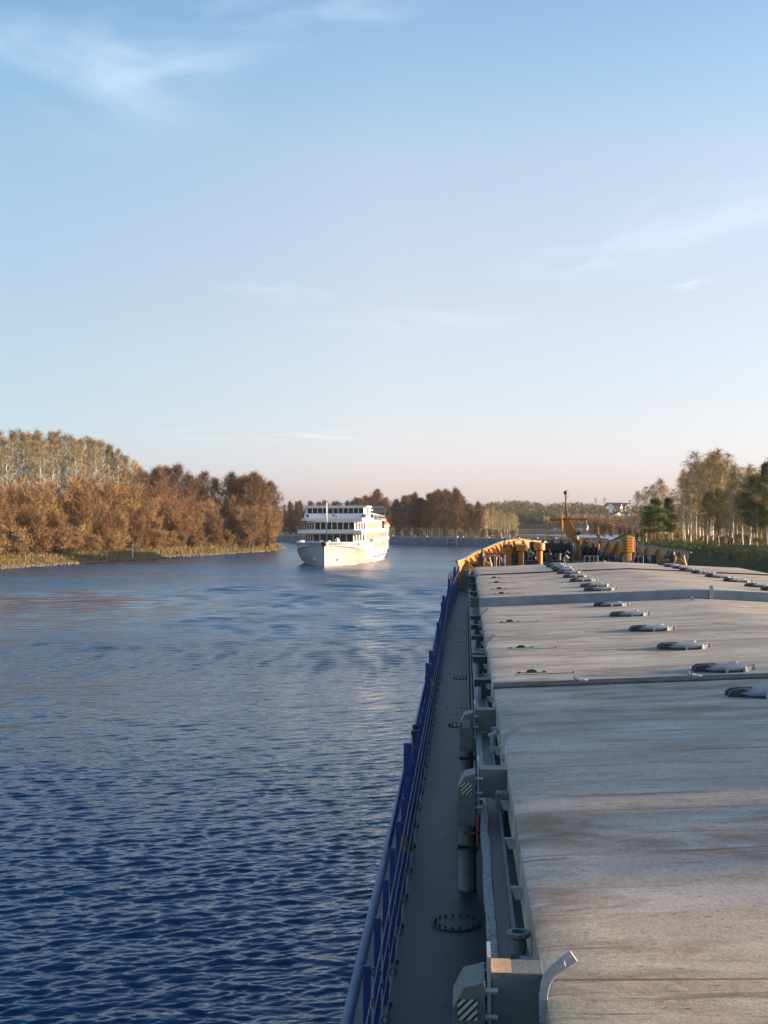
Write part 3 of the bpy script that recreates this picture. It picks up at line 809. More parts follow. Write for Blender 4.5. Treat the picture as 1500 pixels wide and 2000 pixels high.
mb = MB(); mb.tube([(X_(1095.5), YM - .3, Z_(1048)), (X_(1096), YM - .3, Z_(1031))], 0.05, 6); mb.tube([(X_(1096), YM - .3, Z_(1031)), (X_(1095), YM - .3, Z_(1014))], 0.075, 8); mb.tube([(X_(1095), YM - .3, Z_(1014)), (X_(1095), YM - .3, Z_(997))], 0.03, 6); obj('antenna', mb, M['yellow'], mast, smooth=True, auto=40)
mb = MB(); mb.box(X_(1123.5), X_(1131.5), YM - .5, YM - .2, Z_(1044), Z_(1038)); fl_ = obj('floodlight', mb, M['machine'], mast, bevel=0.02)
mb = MB(); mb.box(X_(1124), X_(1131), YM - .52, YM - .2, Z_(1036.5), Z_(1032)); obj('lamp_shade', mb, M['galv'], fl_, bevel=0.02)
mb = MB(); mb.tube([(X_(1143), YM, Z_(1014)), (X_(1143), YM, Z_(1024))], 0.03, 6); mb.tube([(X_(1142), YM - .1, Z_(1035)), (X_(1145), YM, Z_(1029)), (X_(1143), YM, Z_(1024))], [0.14, 0.11, 0.06], 8); mb.tube([(X_(1135), YM - .1, Z_(1034)), (X_(1142), YM, Z_(1033))], [0.06, 0.1], 8); obj('loudhailer', mb, M['galv'], mast, smooth=True, auto=40)
mb = MB(); mb.lathe(X_(1123), YM - .35, [(0.02, Z_(1056)), (0.17, Z_(1054)), (0.19, Z_(1050)), (0.12, Z_(1046)), (0.02, Z_(1045))], 12); obj('bell', mb, M['coaming'], mast, smooth=True)

def at_y(y):
    u = y / FPX
    return (lambda px: (px - 908) * u), (lambda py: CAM_Z - (py - 1011) * u)
# twin box ventilators with the companionway door between them
X2, Z2 = at_y(80.0)
bv = MB(); bv.box(X2(982), X2(1000), 79.6, 81.2, Z2(1076), Z2(1062.5)); bv.box(X2(986.5), X2(998), 79.8, 81.0, 6.5, Z2(1076.3))
v1 = obj('box_ventilator', bv, M['yellow'], ship, bevel=0.03)
mb = MB(); mb.box(X2(982.3), X2(985.5), 79.585, 79.595, Z2(1069), Z2(1064.5)); mb.box(X2(996.5), X2(999.7), 79.585, 79.595, Z2(1071.5), Z2(1065.5)); obj('vent_opening', mb, M['black'], v1)
bv = MB(); bv.box(X2(1007), X2(1026.5), 79.6, 81.2, Z2(1076), Z2(1063.5)); bv.box(X2(1011), X2(1021.5), 79.8, 81.0, 6.5, Z2(1076.3))
v2 = obj('box_ventilator', bv, M['yellow'], ship, bevel=0.03)
for py in (1083, 1091):
    mb = MB(); mb.box(X2(986), X2(998.5), 79.76, 79.8, Z2(py), Z2(py - 0.8)); obj('band', mb, M['yellow'], v1)
    mb = MB(); mb.box(X2(1010.5), X2(1022), 79.76, 79.8, Z2(py), Z2(py - 0.8)); obj('band', mb, M['yellow'], v2)
mb = MB(); mb.box(X2(998.5), X2(1010.5), 80.2, 80.8, 6.5, Z2(1079)); cw = obj('companionway', mb, M['machine_teal'], ship, bevel=0.02)
mb = MB(); mb.tube([(X2(1004), 80.3, Z2(1080)), (X2(1004), 80.3, Z2(1064))], [0.12, 0.06], 8); mb.box(X2(999), X2(1010), 80.0, 80.9, Z2(1080), Z2(1077)); obj('anchor_flag_post', mb, M['yellow'], cw, smooth=True, auto=40)
# mushroom ventilator
X3, Z3 = at_y(82.0)
mb = MB(); xc = X3(1052.5); mb.lathe(xc, 82, [(0.19, 6.5), (0.19, Z3(1075))], 18); ms = obj('mushroom_ventilator', mb, M['yellow'], ship, smooth=True, auto=40)
mb = MB(); mb.lathe(xc, 82, [(0.24, Z3(1075.5)), (0.33, Z3(1074)), (0.34, Z3(1062)), (0.30, Z3(1060)), (0.05, Z3(1059))], 20); obj('vent_cap', mb, M['yellow'], ms, smooth=True, auto=40)
# louvred ventilator
X4, Z4 = at_y(78.0)
xc = X4(1223); mb = MB(); mb.lathe(xc, 78, [(0.22, 6.5), (0.22, Z4(1080)), (0.2, Z4(1078))], 6, R(15)); lv = obj('louvre_ventilator', mb, M['yellow'], ship)
mb = MB(); mb.lathe(xc, 78, [(0.33, Z4(1078)), (0.33, Z4(1050))], 6, R(15))
for k in range(5):
    z = Z4(1076.5 - k * 5.2); mb.lathe(xc, 78, [(0.34, z), (0.42, z), (0.335, z + 0.10), (0.2, z + 0.1)], 6, R(15))
obj('louvre_head', mb, M['yellow'], lv)
mb = MB(); mb.lathe(xc, 78, [(0.40, Z4(1051)), (0.40, Z4(1049)), (0.03, Z4(1044.5))], 6, R(15)); obj('vent_roof', mb, M['yellow'], lv)
mb = MB(); mb.tube([(X4(1236.5), 78.3, 6.6), (X4(1236.5), 78.3, Z4(1056)), (X4(1232), 78.2, Z4(1049))], 0.05, 8); obj('fire_main', mb, M['red'], ship, smooth=True)
# windlasses: drums between side frames, brake wheels and a chain stopper
def windlass(cx, cy, w, h, name_mat):
    z0 = ZF
    rt = MB()
    for fx in (-0.5, -0.17, 0.17, 0.5):
        rt.ext([(cy - 0.6, z0), (cy + 0.7, z0), (cy + 0.35, z0 + h * 0.7), (cy - 0.1, z0 + h * 0.85), (cy - 0.4, z0 + h * 0.6)], cx + fx * w - 0.05, cx + fx * w + 0.05, 'x')
    o = obj('windlass', rt, name_mat, ship, bevel=0.015)
    for fx in (-0.33, 0.0, 0.33):
        d = MB(); Mx = Matrix.Translation((cx + fx * w, cy, z0 + h * 0.52)) @ Matrix.Rotation(R(90), 4, 'Y')
        L = w * 0.14; d.lathe(0, 0, [(h * .45, -L), (h * .45, -L + .04), (h * .26, -L + .05), (h * .22, 0), (h * .26, L - .05), (h * .45, L - .04), (h * .45, L)], 18, 0, Mx)
        obj('drum', d, M['machine'], o, smooth=True, auto=40)
    d = MB(); Mx = Matrix.Translation((cx + w * 0.62, cy - 0.2, z0 + h * 0.5)) @ Matrix.Rotation(R(90), 4, 'Y')
    d.lathe(0, 0, [(h * .20, -.12), (h * .28, -.1), (h * .17, 0), (h * .28, .12), (h * .1, .14)], 14, 0, Mx); obj('warping_head', d, M['galv'], o, smooth=True, auto=40)
    d = MB(); cz = z0 + h * 1.0; d.tube([(cx - w * .2 + .28 * math.cos(R(a)), cy - .5, cz + .28 * math.sin(R(a))) for a in range(0, 361, 24)], 0.025, 6); d.tube([(cx - w * .2 - .28, cy - .5, cz), (cx - w * .2 + .28, cy - .5, cz)], 0.02, 5); d.tube([(cx - w * .2, cy - .5, cz), (cx - w * .2, cy - .3, z0 + h * .4)], 0.03, 6); obj('brake_wheel', d, M['steel_dark'], o)
    return o
windlass(P(1085, 91, 0), 91, 1.9, 1.75, M['machine'])
windlass(P(1150, 93, 0), 93, 1.2, 1.35, M['machine'])
windlass(P(1070, 86, 0), 86, 1.0, 0.8, M['steel_dark'])
windlass(P(1180, 88, 0), 88, 1.1, 0.75, M['machine_teal'])
windlass(P(1195, 86, 0), 85, 0.8, 0.55, M['machine_teal'])
windlass(P(1034, 84, 0), 84, 0.7, 0.8, M['steel_dark'])
windlass(P(966, 77, 0), 77.5, 0.75, 1.0, M['machine'])
windlass(P(1000, 90, 0), 90, 0.8, 1.1, M['machine'])  # added with the next two as clutter and to shade the port bulwark
windlass(P(1016, 95, 0), 95, 0.9, 1.2, M['machine'])
windlass(P(1047, 97, 0), 97, 0.9, 1.25, M['machine'])
windlass(P(990, 85, 0), 85, 0.7, 0.95, M['steel_dark'])
windlass(P(1246, 82, 0), 82, 0.8, 0.9, M['machine'])
# dark fairlead openings in the forward bulwark
for px, y, w in ((1176, 100.0, .5), (1195, 98.0, .5), (1040, 99.5, .45)):
    X5, Z5 = at_y(y); s = 1 if X5(px) > XC else -1
    mb = MB(); x = X5(px); mb.box(x - w * .5, x + w * .5, y - 0.30, y - 0.22, 6.9, 7.75); mb.box(x - w * .5 - .06, x + w * .5 + .06, y - .22, y - .16, 6.85, 7.8)
    obj('fairlead', mb, M['black'], ship, bevel=0.02)
# bollards
def bollard(cx, cy, mat, h=0.75):
    b = MB()
    b.box(cx - .55, cx + .55, cy - .25, cy + .25, ZF, ZF + .08); o = obj('bollard_base', b, M['steel_dark'], ship)
    for dx in (-.3, .3):
        c = MB(); c.lathe(cx + dx, cy, [(0.15, ZF + .08), (0.15, ZF + h), (0.19, ZF + h + .02), (0.19, ZF + h + .07), (.1, ZF + h + .1)], 16); obj('bollard_post', c, mat, o, smooth=True, auto=40)
bollard(P(972, 79, 0), 79.0, M['machine']); bollard(P(1262, 80, 0), 80, M['machine']); bollard(P(1080, 83, 0), 83, M['machine'])
# roller chocks at both ends of the bulwark
def chock(cx, cy, s):
    b = MB(); b.ext([(cx - .55, ZF), (cx + .5, ZF), (cx + .62, ZF + .55), (cx + .3, ZF + .78), (cx - .62, ZF + .7)], cy - .25, cy + .25, 'y')
    o = obj('roller_chock', b, M['yellow'], ship, bevel=0.03)
    c = MB(); c.lathe(cx - .1 * s, cy - .1, [(0.22, ZF + .5), (0.26, ZF + .9), (0.14, ZF + 1.0), (0.12, ZF + 1.15), (.05, ZF + 1.2)], 14); obj('roller', c, M['machine'], o, smooth=True, auto=40)
    c = MB(); c.ext([(cx - .6, ZF + .02), (cx - .05, ZF + .02), (cx - .1, ZF + .62), (cx - .66, ZF + .60)], cy - .30, cy - .252, 'y'); obj('dark_face', c, M['machine'], o)
    c = MB(); c.tube([(cx + .75, cy - .1, ZF), (cx + .5, cy - .1, ZF + .95)], .06, 6); obj('stay', c, M['galv'], o)
chock(P(1311, 75, 0), 75.0, 1); chock(P(937, 71, 0), 71.0, -1)
# low rail across the break of the forecastle
for a, b in ((1140, 1165), (1214, 1252), (945, 975)):
    X6, Z6 = at_y(74)
    n_ = max(2, int((b - a) / 8)); mb = MB()
    for k in range(n_ + 1):
        x = X6(a + (b - a) * k / n_); mb.tube([(x, 74, ZF), (x, 74, ZF + .95)], 0.022, 5)
    for z in (.5, .93): mb.tube([(X6(a), 74, ZF + z), (X6(b), 74, ZF + z)], 0.018, 5)
    obj('guard_rail', mb, M['galv'], ship)
for px, y, h, r in ((1177, 76, .62, .055), (968, 77, .8, .05), (1166, 90, 1.3, .05)):
    mb = MB(); mb.lathe(P(px, y, 0), y, [(r * 1.6, ZF), (r * 1.6, ZF + .05), (r, ZF + .08), (r, ZF + h * .75), (r * 1.5, ZF + h * .78), (r * 1.5, ZF + h)], 12); obj('sounding_pipe', mb, M['yellow'], ship, smooth=True, auto=40)
mb = MB(); mb.tube([(P(1166, 100, 0), 100, 7.6), (P(1166, 100, 0), 100, 8.9)], .03, 6); mb.box(P(1163, 100, 0), P(1169, 100, 0), 99.9, 100.1, 8.0, 8.35); obj('jack_lamp', mb, M['yellow'], ship)
# clutter of hoses and small gear on the forecastle
rr = random.Random(21)
for k in range(16):
    px = rr.choice([rr.uniform(950, 985), rr.uniform(1022, 1045), rr.uniform(1060, 1108), rr.uniform(1138, 1208), rr.uniform(1240, 1295)]); y = rr.uniform(76, 88)
    cx = P(px, y, 0); mb = MB(); s = rr.uniform(.15, .4)
    if k % 3 == 0:
        mb.tube([(cx + s * math.cos(R(a * 36)) * (1 - a * .004), y + s * math.sin(R(a * 36)), ZF + .03 + a * .004) for a in range(40)], 0.035, 5); nm = 'rope_coil'
    elif k % 3 == 1:
        mb.box(cx - s, cx + s, y - s * .6, y + s * .6, ZF, ZF + s * 1.3); mb.box(cx - s * 1.05, cx + s * 1.05, y - s * .65, y + s * .65, ZF + s * 1.3, ZF + s * 1.4); nm = 'deck_locker'
    else:
        mb.tube([(cx, y, ZF), (cx, y, ZF + .5 + s), (cx + .12, y, ZF + .65 + s), (cx + .25, y, ZF + .5 + s)], 0.05 + s * .1, 8); nm = 'gooseneck_vent'
    o = obj(nm, mb, rr.choice([M['machine'], M['steel_dark'], M['machine_teal'], M['galv']]), None, bevel=0.01 if nm == 'deck_locker' else 0)
    if nm == 'rope_coil':
        tag(o, 'dark rope coiled on the forecastle deck among the winches of the near ship', 'rope', 'rope coils on the forecastle')
    else: o.parent = ship

# ================================================================== the white river cruise ship coming towards us
TH = R(5.5)
bow = cf(-11.9, 263.0)
cr = thing('cruise_ship', 'white four-deck river cruise ship coming bow-first down the canal', 'cruise ship', bow, YAW - TH)
YS = [0.0, 1.0, 2.5, 5, 8, 11, 14, 18, 24]
DKW = [0.12, 1.5, 3.1, 5.0, 6.4, 7.1, 7.4, 7.5, 7.5]
KNW = [0.10, 1.2, 2.6, 4.4, 5.9, 6.8, 7.3, 7.45, 7.5]
MDW = [0.08, 0.8, 1.9, 3.4, 4.9, 6.0, 6.8, 7.3, 7.45]
WLW = [0.06, 0.45, 1.1, 2.2, 3.4, 4.6, 5.6, 6.6, 7.2]
mb = MB(); rows = []
for i, y in enumerate(YS):
    top = 4.75 - 0.35 * min(1, y / 14); kn = 3.85 - 2.2 * min(1, (y / 15)) ** 1.6
    st = 0.5 * (1 - min(1, y / 2))
    half_ = [(WLW[i], y + st, -0.3), (WLW[i] * 1.0 + .02, y + st, 0.05), (MDW[i], y + st * .5, 0.5 * kn), (KNW[i], y, kn), (DKW[i], y, kn + 0.28), (DKW[i] + 0.02, y, top)]
    rows.append([(-a, b, c) for a, b, c in reversed(half_)] + half_)
mb.grid(rows)
hull = obj('hull', mb, M['white_hull'], cr, smooth=True, auto=28)
# after body: lower hull, promenade bulwark, rubbing strake
mb = MB(); rows = []
for y, w, wl in ((24, 7.5, 7.2), (34, 7.5, 7.3), (46, 7.45, 7.1), (56, 7.2, 6.4), (61, 6.6, 5.2), (62, 6.3, 4.6)):
    rows.append([(-w, y, 2.2), (-w, y, 1.2), (-wl, y, -0.3), (wl, y, -0.3), (w, y, 1.2), (w, y, 2.2)])
mb.grid(rows); mb.add(rows[-1], [(0, 1, 2, 3, 4, 5)])
mb.add([(-7.5, 24, 2.2), (7.5, 24, 2.2), (7.5, 24, 4.4), (-7.5, 24, 4.4)], [(0, 1, 2, 3)])
obj('after_hull', mb, M['white_hull'], hull, smooth=True, auto=28)
mb = MB(); mb.box(7.46, 7.56, 22, 58, 1.05, 1.30); mb.box(-7.56, -7.46, 22, 58, 1.05, 1.30); obj('rubbing_strake', mb, M['stripe_blue'], hull)
mb = MB(); rows = []
for y, wl in ((8, 3.4), (14, 5.62), (18, 6.62), (24, 7.22), (34, 7.32), (46, 7.12), (56, 6.42)):
    rows.append([(wl + .03, y, 0.30), (wl + .03, y, -0.2)])
mb.grid(rows); obj('boot_topping', mb, M['boot_red'], hull)
for k in range(7):
    y = 26 + k * 4.6; mb = MB(); mb.box(7.50, 7.53, y, y + .5, 1.35, 2.15); obj('freeing_port', mb, M['glass'], hull)
# bow rails, name strokes (illegible in the picture), anchors
def bowpt(y, z_, out=0.03, s=1):
    for i in range(len(YS) - 1):
        if YS[i] <= y <= YS[i + 1]:
            t = (y - YS[i]) / (YS[i + 1] - YS[i]); return Vector((s * (DKW[i] * (1 - t) + DKW[i + 1] * t + out), y, z_))
for s in (-1, 1):
    for z in (4.30, 4.52):
        mb = MB(); mb.tube([bowpt(y, z - .02 * y, 0.03, s) for y in (0.6, 1.5, 2.5, 4, 5.5, 7)], 0.065, 5); obj('bow_stripe', mb, M['stripe_blue'], hull)
    for a, b in ((8.2, 9.4), (9.7, 10.6)):
        mb = MB(); mb.tube([bowpt(y, 4.22 - .02 * y, 0.04, s) for y in (a, (a + b) / 2, b)], 0.11, 5); obj('name_mark', mb, M['stripe_blue'], hull)
    mb = MB(); p = bowpt(7.4, 4.25, 0.05, s); mb.lathe(0, 0, [(.25, 0), (.28, .05), (.1, .08)], 12, 0, Matrix.Translation(p) @ Matrix.Rotation(R(90) * s, 4, 'Y')); obj('hawse_lip', mb, M['black'], hull)
    # anchor in its pocket
    yb = 3.6; w = 2.15; q = Vector((s * w, yb, 1.5)); mb = MB()
    mb.tube([q + Vector((s * .45, .6, 1.1)), q + Vector((s * .12, -.1, 0.2))], 0.10, 6); mb.tube([q + Vector((-s * .35, -.45, 0.1)), q + Vector((s * .1, -.15, -.35)), q + Vector((s * .55, .35, .05))], [.07, .22, .07], 6)
    mb.box(q.x - .3, q.x + .3, q.y - .35, q.y + .1, q.z - .45, q.z + .05); obj('anchor', mb, M['white'], hull, bevel=0.02)
    mb = MB(); mb.tube([q + Vector((s * .75, .95, 1.3)), q + Vector((-s * .15, .1, -.35))], 0.36, 6); obj('anchor_pocket', mb, M['black'], hull)
mb = MB(); mb.lathe(0, -0.1, [(.42, 3.95), (.55, 4.1), (.55, 4.7), (.40, 4.8)], 12); obj('stem_fender', mb, M['black'], cr, smooth=True, auto=40)
mb = MB(); mb.box(.10, .45, -.66, -.6, 4.1, 4.5); obj('stem_light_board', mb, M['red'], cr)
# foredeck
mb = MB(); rows = [[bowpt(y, 3.9, -.1, -1), bowpt(y, 3.9, -.1, 1)] for y in YS]; mb.grid(rows); obj('foredeck', mb, M['steel'], cr)
mb = MB(); mb.tube([(0, 4.0, 3.9), (0, 4.0, 8.5), (0, 4.0, 12.6)], [.12, .10, .05], 8); fm = obj('foremast', mb, M['stripe_blue'], cr, smooth=True)
mb = MB(); mb.tube([(0, 4.0, 8.6), (0, 4.0, 12.6)], 0.13, 8); obj('mast_top', mb, M['white'], fm, smooth=True)
mb = MB(); mb.lathe(0.0, 7.5, [(.5, 3.9), (.45, 4.6), (.2, 5.0)], 10); mb.lathe(1.6, 8, [(.28, 3.9), (.45, 4.5), (.48, 5.1), (.2, 5.5)], 12); mb.lathe(-1.6, 8, [(.28, 3.9), (.45, 4.5), (.2, 5.0)], 12); obj('foredeck_winch', mb, M['white'], cr, smooth=True)
mb = MB(); mb.tube([(-6.8, 9, 4.5), (-6.0, 9.3, 4.7), (-5.4, 9.5, 4.6)], .3, 8); obj('life_raft', mb, M['white'], cr, smooth=True)

def house(name, hw, yf, ch, cd, yb, z0, z1):
    poly = [(-hw + ch, yf), (hw - ch, yf), (hw, yf + cd), (hw, yb), (-hw, yb), (-hw, yf + cd)]
    m = MB(); m.prism(poly, z0, z1); return obj(name, m, M['white'], cr)
def win(parent, p0, p1, z0, z1, mat, nm='window'):
    """glass set 2 cm proud of the wall between two points given anticlockwise seen from above"""
    a = Vector((p0[0], p0[1], 0)); b = Vector((p1[0], p1[1], 0)); d = (b - a).normalized(); nn = Vector((d.y, -d.x, 0))
    m = MB(); q = [a, b, b + nn * .02, a + nn * .02]
    m.add([Vector((v.x, v.y, z0)) for v in q] + [Vector((v.x, v.y, z1)) for v in q], [(3, 2, 1, 0), (4, 5, 6, 7), (0, 1, 5, 4), (1, 2, 6, 5), (2, 3, 7, 6), (3, 0, 4, 7)])
    return obj(nm, m, mat, parent)
def row(parent, a, b, n_, z0, z1, gap, mat, e=0.15):
    a = Vector((a[0], a[1])); b = Vector((b[0], b[1])); d = (b - a); L = d.length; d.normalize()
    w = (L - 2 * e - gap * (n_ - 1)) / n_
    for k in range(n_):
        s = e + k * (w + gap); win(parent, a + d * s, a + d * (s + w), z0, z1, mat)
# main deck walls behind the promenade
m_ = MB(); m_.box(-6.7, 6.7, 24.05, 59, 2.0, 4.65); mdk = obj('main_deck_house', m_, M['white'], cr)
m_ = MB(); m_.box(-7.1, 7.1, 57.6, 60.2, 2.0, 6.34); obj('stern_house', m_, M['white'], cr)
row(mdk, (6.7, 25.5), (6.7, 57), 9, 2.75, 4.15, .8, M['glass_sunglow'])
dA = house('saloon_deck_house', 6.4, 14, 2.2, 3.2, 58, 3.9, 6.75)
row(dA, (-4.2, 14), (4.2, 14), 6, 4.7, 6.1, .2, M['glass'], .1)
row(dA, (4.2, 14), (6.4, 17.2), 4, 4.75, 6.0, .38, M['glass'], .3); row(dA, (-6.4, 17.2), (-4.2, 14), 3, 4.75, 6.0, .38, M['glass'], .3)
row(dA, (6.4, 19.5), (6.4, 57), 11, 4.8, 6.15, .7, M['glass_sunglow'])
dB = house('boat_deck_house', 6.4, 16, 2.2, 3.2, 52, 6.8, 8.95)
row(dB, (-4.2, 16), (4.2, 16), 7, 7.1, 8.6, .17, M['glass'], .1)
row(dB, (4.2, 16), (6.4, 19.2), 4, 7.15, 8.5, .38, M['glass'], .3); row(dB, (-6.4, 19.2), (-4.2, 16), 3, 7.15, 8.5, .38, M['glass'], .3)
row(dB, (6.4, 22), (6.4, 51), 9, 7.2, 8.55, .7, M['glass_sunglow'])
dC = house('wheelhouse', 6.45, 17.5, 0.5, 0.5, 27, 8.98, 12.0)
row(dC, (-5.95, 17.5), (5.95, 17.5), 11, 10.5, 11.58, .16, M['glass'], .05)
row(dC, (6.45, 18.2), (6.45, 26), 3, 10.4, 11.5, .6, M['glass_sunglow'])
# wheelhouse dodger, roof, lamps, emblem strokes
m_ = MB(); m_.prism([(-6.7, 17.2), (6.7, 17.2), (6.7, 27.2), (-6.7, 27.2)], 11.75, 12.1); obj('roof', m_, M['white'], dC, bevel=.03)
m_ = MB(); m_.box(-6.55, 6.55, 17.15, 17.3, 9.25, 10.4); obj('dodger', m_, M['white'], dC)
m_ = MB()
for a, b, c in ((-.55, .0, .5), (-.30, .1, .5), (.0, -.1, .25), (.2, -.1, .0)): m_.tube([(a, 17.13, 9.85 + b), (a + .22, 17.13, 9.85 + c * .6)], .05, 5)
m_.tube([(-.6, 17.13, 10.2), (-.2, 17.13, 10.2)], .05, 5); obj('emblem', m_, M['stripe_blue'], dC)
for x in (-5.9, 5.9):
    m_ = MB(); m_.lathe(0, 0, [(.30, 0), (.33, .05), (.25, .12), (.05, .14)], 14, 0, Matrix.Translation((x, 17.15, 9.95)) @ Matrix.Rotation(R(90), 4, 'X')); obj('searchlight', m_, M['stripe_blue'], dC)
for k in range(9):
    x = -5 + k * 1.3; m_ = MB(); m_.tube([(x, 18, 12.1), (x, 18, 12.4 + (k % 3) * .2)], .05, 5); m_.lathe(x, 18, [(.05, 12.3), (.14, 12.4), (.05, 12.5)], 8); obj('roof_lamp', m_, M['steel'], dC)
m_ = MB(); m_.tube([(0, 24, 12.1), (0, 24, 13.1)], .08, 6); m_.tube([(-1.3, 24, 12.7), (1.3, 24, 12.7)], .05, 5); obj('radar_mast', m_, M['steel'], dC)
m_ = MB(); m_.box(6.46, 6.95, 18.5, 19.2, 8.98, 12.2); obj('wing_fin', m_, M['white'], dC)
# decks and parapets between the storeys
def slab(name, z0, z1, yf, hw, ch, cd, yb, mat=None):
    m = MB(); m.prism([(-hw + ch, yf), (hw - ch, yf), (hw, yf + cd), (hw, yb), (-hw, yb), (-hw, yf + cd)], z0, z1); return obj(name, m, mat or M['white'], cr, bevel=.02)
slab('deck_edge', 6.35, 6.52, 11.5, 7.45, 1.2, 1.8, 59.5); slab('deck_edge', 8.95, 9.10, 14.2, 7.2, 1.2, 2.5, 54); slab('deck_edge', 4.45, 4.66, 24.0, 7.45, .05, .05, 60)
def wallstrip(name, pts, z0, z1, mat):
    m = MB(); 
    for a, b in zip(pts[:-1], pts[1:]):
        a = Vector((*a, 0)); b = Vector((*b, 0)); d = (b - a).normalized(); nn = Vector((-d.y, d.x, 0)) * .05
        q = [a, b, b + nn, a + nn]; m.add([Vector((v.x, v.y, z0)) for v in q] + [Vector((v.x, v.y, z1)) for v in q], [(3, 2, 1, 0), (4, 5, 6, 7), (0, 1, 5, 4), (1, 2, 6, 5), (2, 3, 7, 6), (3, 0, 4, 7)])
    return obj(name, m, mat, cr)
pA = wallstrip('parapet', [(-7.4, 30), (-7.4, 13.3), (-6.2, 11.55), (6.2, 11.55), (7.4, 13.3), (7.4, 26)], 6.53, 7.05, M['white'])
wallstrip('parapet', [(7.4, 26.02), (7.4, 59.4)], 6.53, 7.12, M['white']); wallstrip('parapet', [(7.4, 24.1), (7.4, 59.8)], 4.67, 5.15, M['white'])
wallstrip('parapet', [(-7.15, 17), (-6.0, 14.3), (6.0, 14.3), (7.15, 17.0), (7.15, 27)], 9.11, 9.55, M['white'])
# rails, posts between decks on the sunny side
for k in range(12):
    y = 25 + k * 3.1; m_ = MB(); m_.box(7.36, 7.44, y, y + .12, 2.2, 4.45); m_.box(7.36, 7.44, y, y + .12, 5.15, 6.35); obj('deck_post', m_, M['white'], cr)
for z in (9.45, 9.8, 10.1):
    m_ = MB(); m_.tube([(7.0, 27, z), (7.0, 54, z), (-7, 54, z)], .025, 5); obj('sun_deck_rail', m_, M['white'], cr)
# sun deck gear: awning, funnel casing, stair house
m_ = MB(); rows = []
for y in (33, 38, 43, 48, 52): rows.append([(-6.6, y, 10.2), (-3, y, 11.0), (0, y, 11.25), (3, y, 11.0), (6.6, y, 10.2)])
m_.grid(rows); aw = obj('awning', m_, M['white'], cr, smooth=True)
for y in (33, 42.5, 52):
    m_ = MB(); m_.tube([(6.5, y, 9.1), (6.5, y, 10.2)], .04, 5); obj('awning_post', m_, M['white'], aw)
m_ = MB(); m_.box(2.0, 6.0, 28.2, 31, 9.1, 11.2); m_.box(1.6, 6.5, 28.0, 31.4, 11.2, 11.4); m_.box(3, 5, 31, 32, 9.1, 10.6); obj('stair_house', m_, M['white'], cr)
m_ = MB(); m_.box(-1.6, 1.6, 36, 39, 9.1, 11.0); m_.lathe(0, 37.5, [(.8, 11.0), (.7, 12.1), (.5, 12.1)], 12); obj('funnel', m_, M['white'], cr)
m_ = MB(); m_.box(7.41, 7.43, 33, 35.2, 6.6, 7.05); obj('brown_board', m_, plain('brown_board', (.25, .10, .05)), cr)
# orange lifeboat hanging at the after end of the boat deck
lb = cr.matrix_world
def crw(x, y, z):
    a = YAW - TH; return Vector((bow.x + x * math.cos(a) - y * math.sin(a), bow.y + x * math.sin(a) + y * math.cos(a), z))
bt = thing('lifeboat', 'small orange lifeboat hanging at the stern quarter of the white cruise ship', 'lifeboat', crw(6.9, 56.0, 7.0), YAW - TH)
m_ = MB(); rows = []
for y, w in ((-2.6, .05), (-2.2, .5), (-1.2, .95), (0, 1.05), (1.2, .95), (2.2, .55), (2.6, .05)):
    rows.append([(-w, y, .75), (-w * .8, y, .25), (0, y, 0.0 + abs(y) * .06), (w * .8, y, .25), (w, y, .75)])
m_.grid(rows); obj('boat_hull', m_, M['white'], bt, smooth=True)
m_ = MB(); rows = []
for y, w in ((-2.6, .05), (-2.2, .5), (-1.2, .95), (0, 1.05), (1.2, .95), (2.2, .55), (2.6, .05)):
    rows.append([(-w, y, .75), (-w * .7, y, 1.15 + .3 * w), (0, y, 1.25 + .45 * w), (w * .7, y, 1.15 + .3 * w), (w, y, .75)])
m_.grid(rows); obj('canopy', m_, M['orange'], bt, smooth=True)
m_ = MB(); m_.tube([(-.9, -2.0, 0), (-.9, -2.0, 2.0), (0, -2.0, 2.3), (0, -2.0, 1.5)], .08, 6); m_.tube([(-.9, 2.0, 0), (-.9, 2.0, 2.0), (0, 2.0, 2.3), (0, 2.0, 1.5)], .08, 6); obj('davit', m_, M['white'], bt)

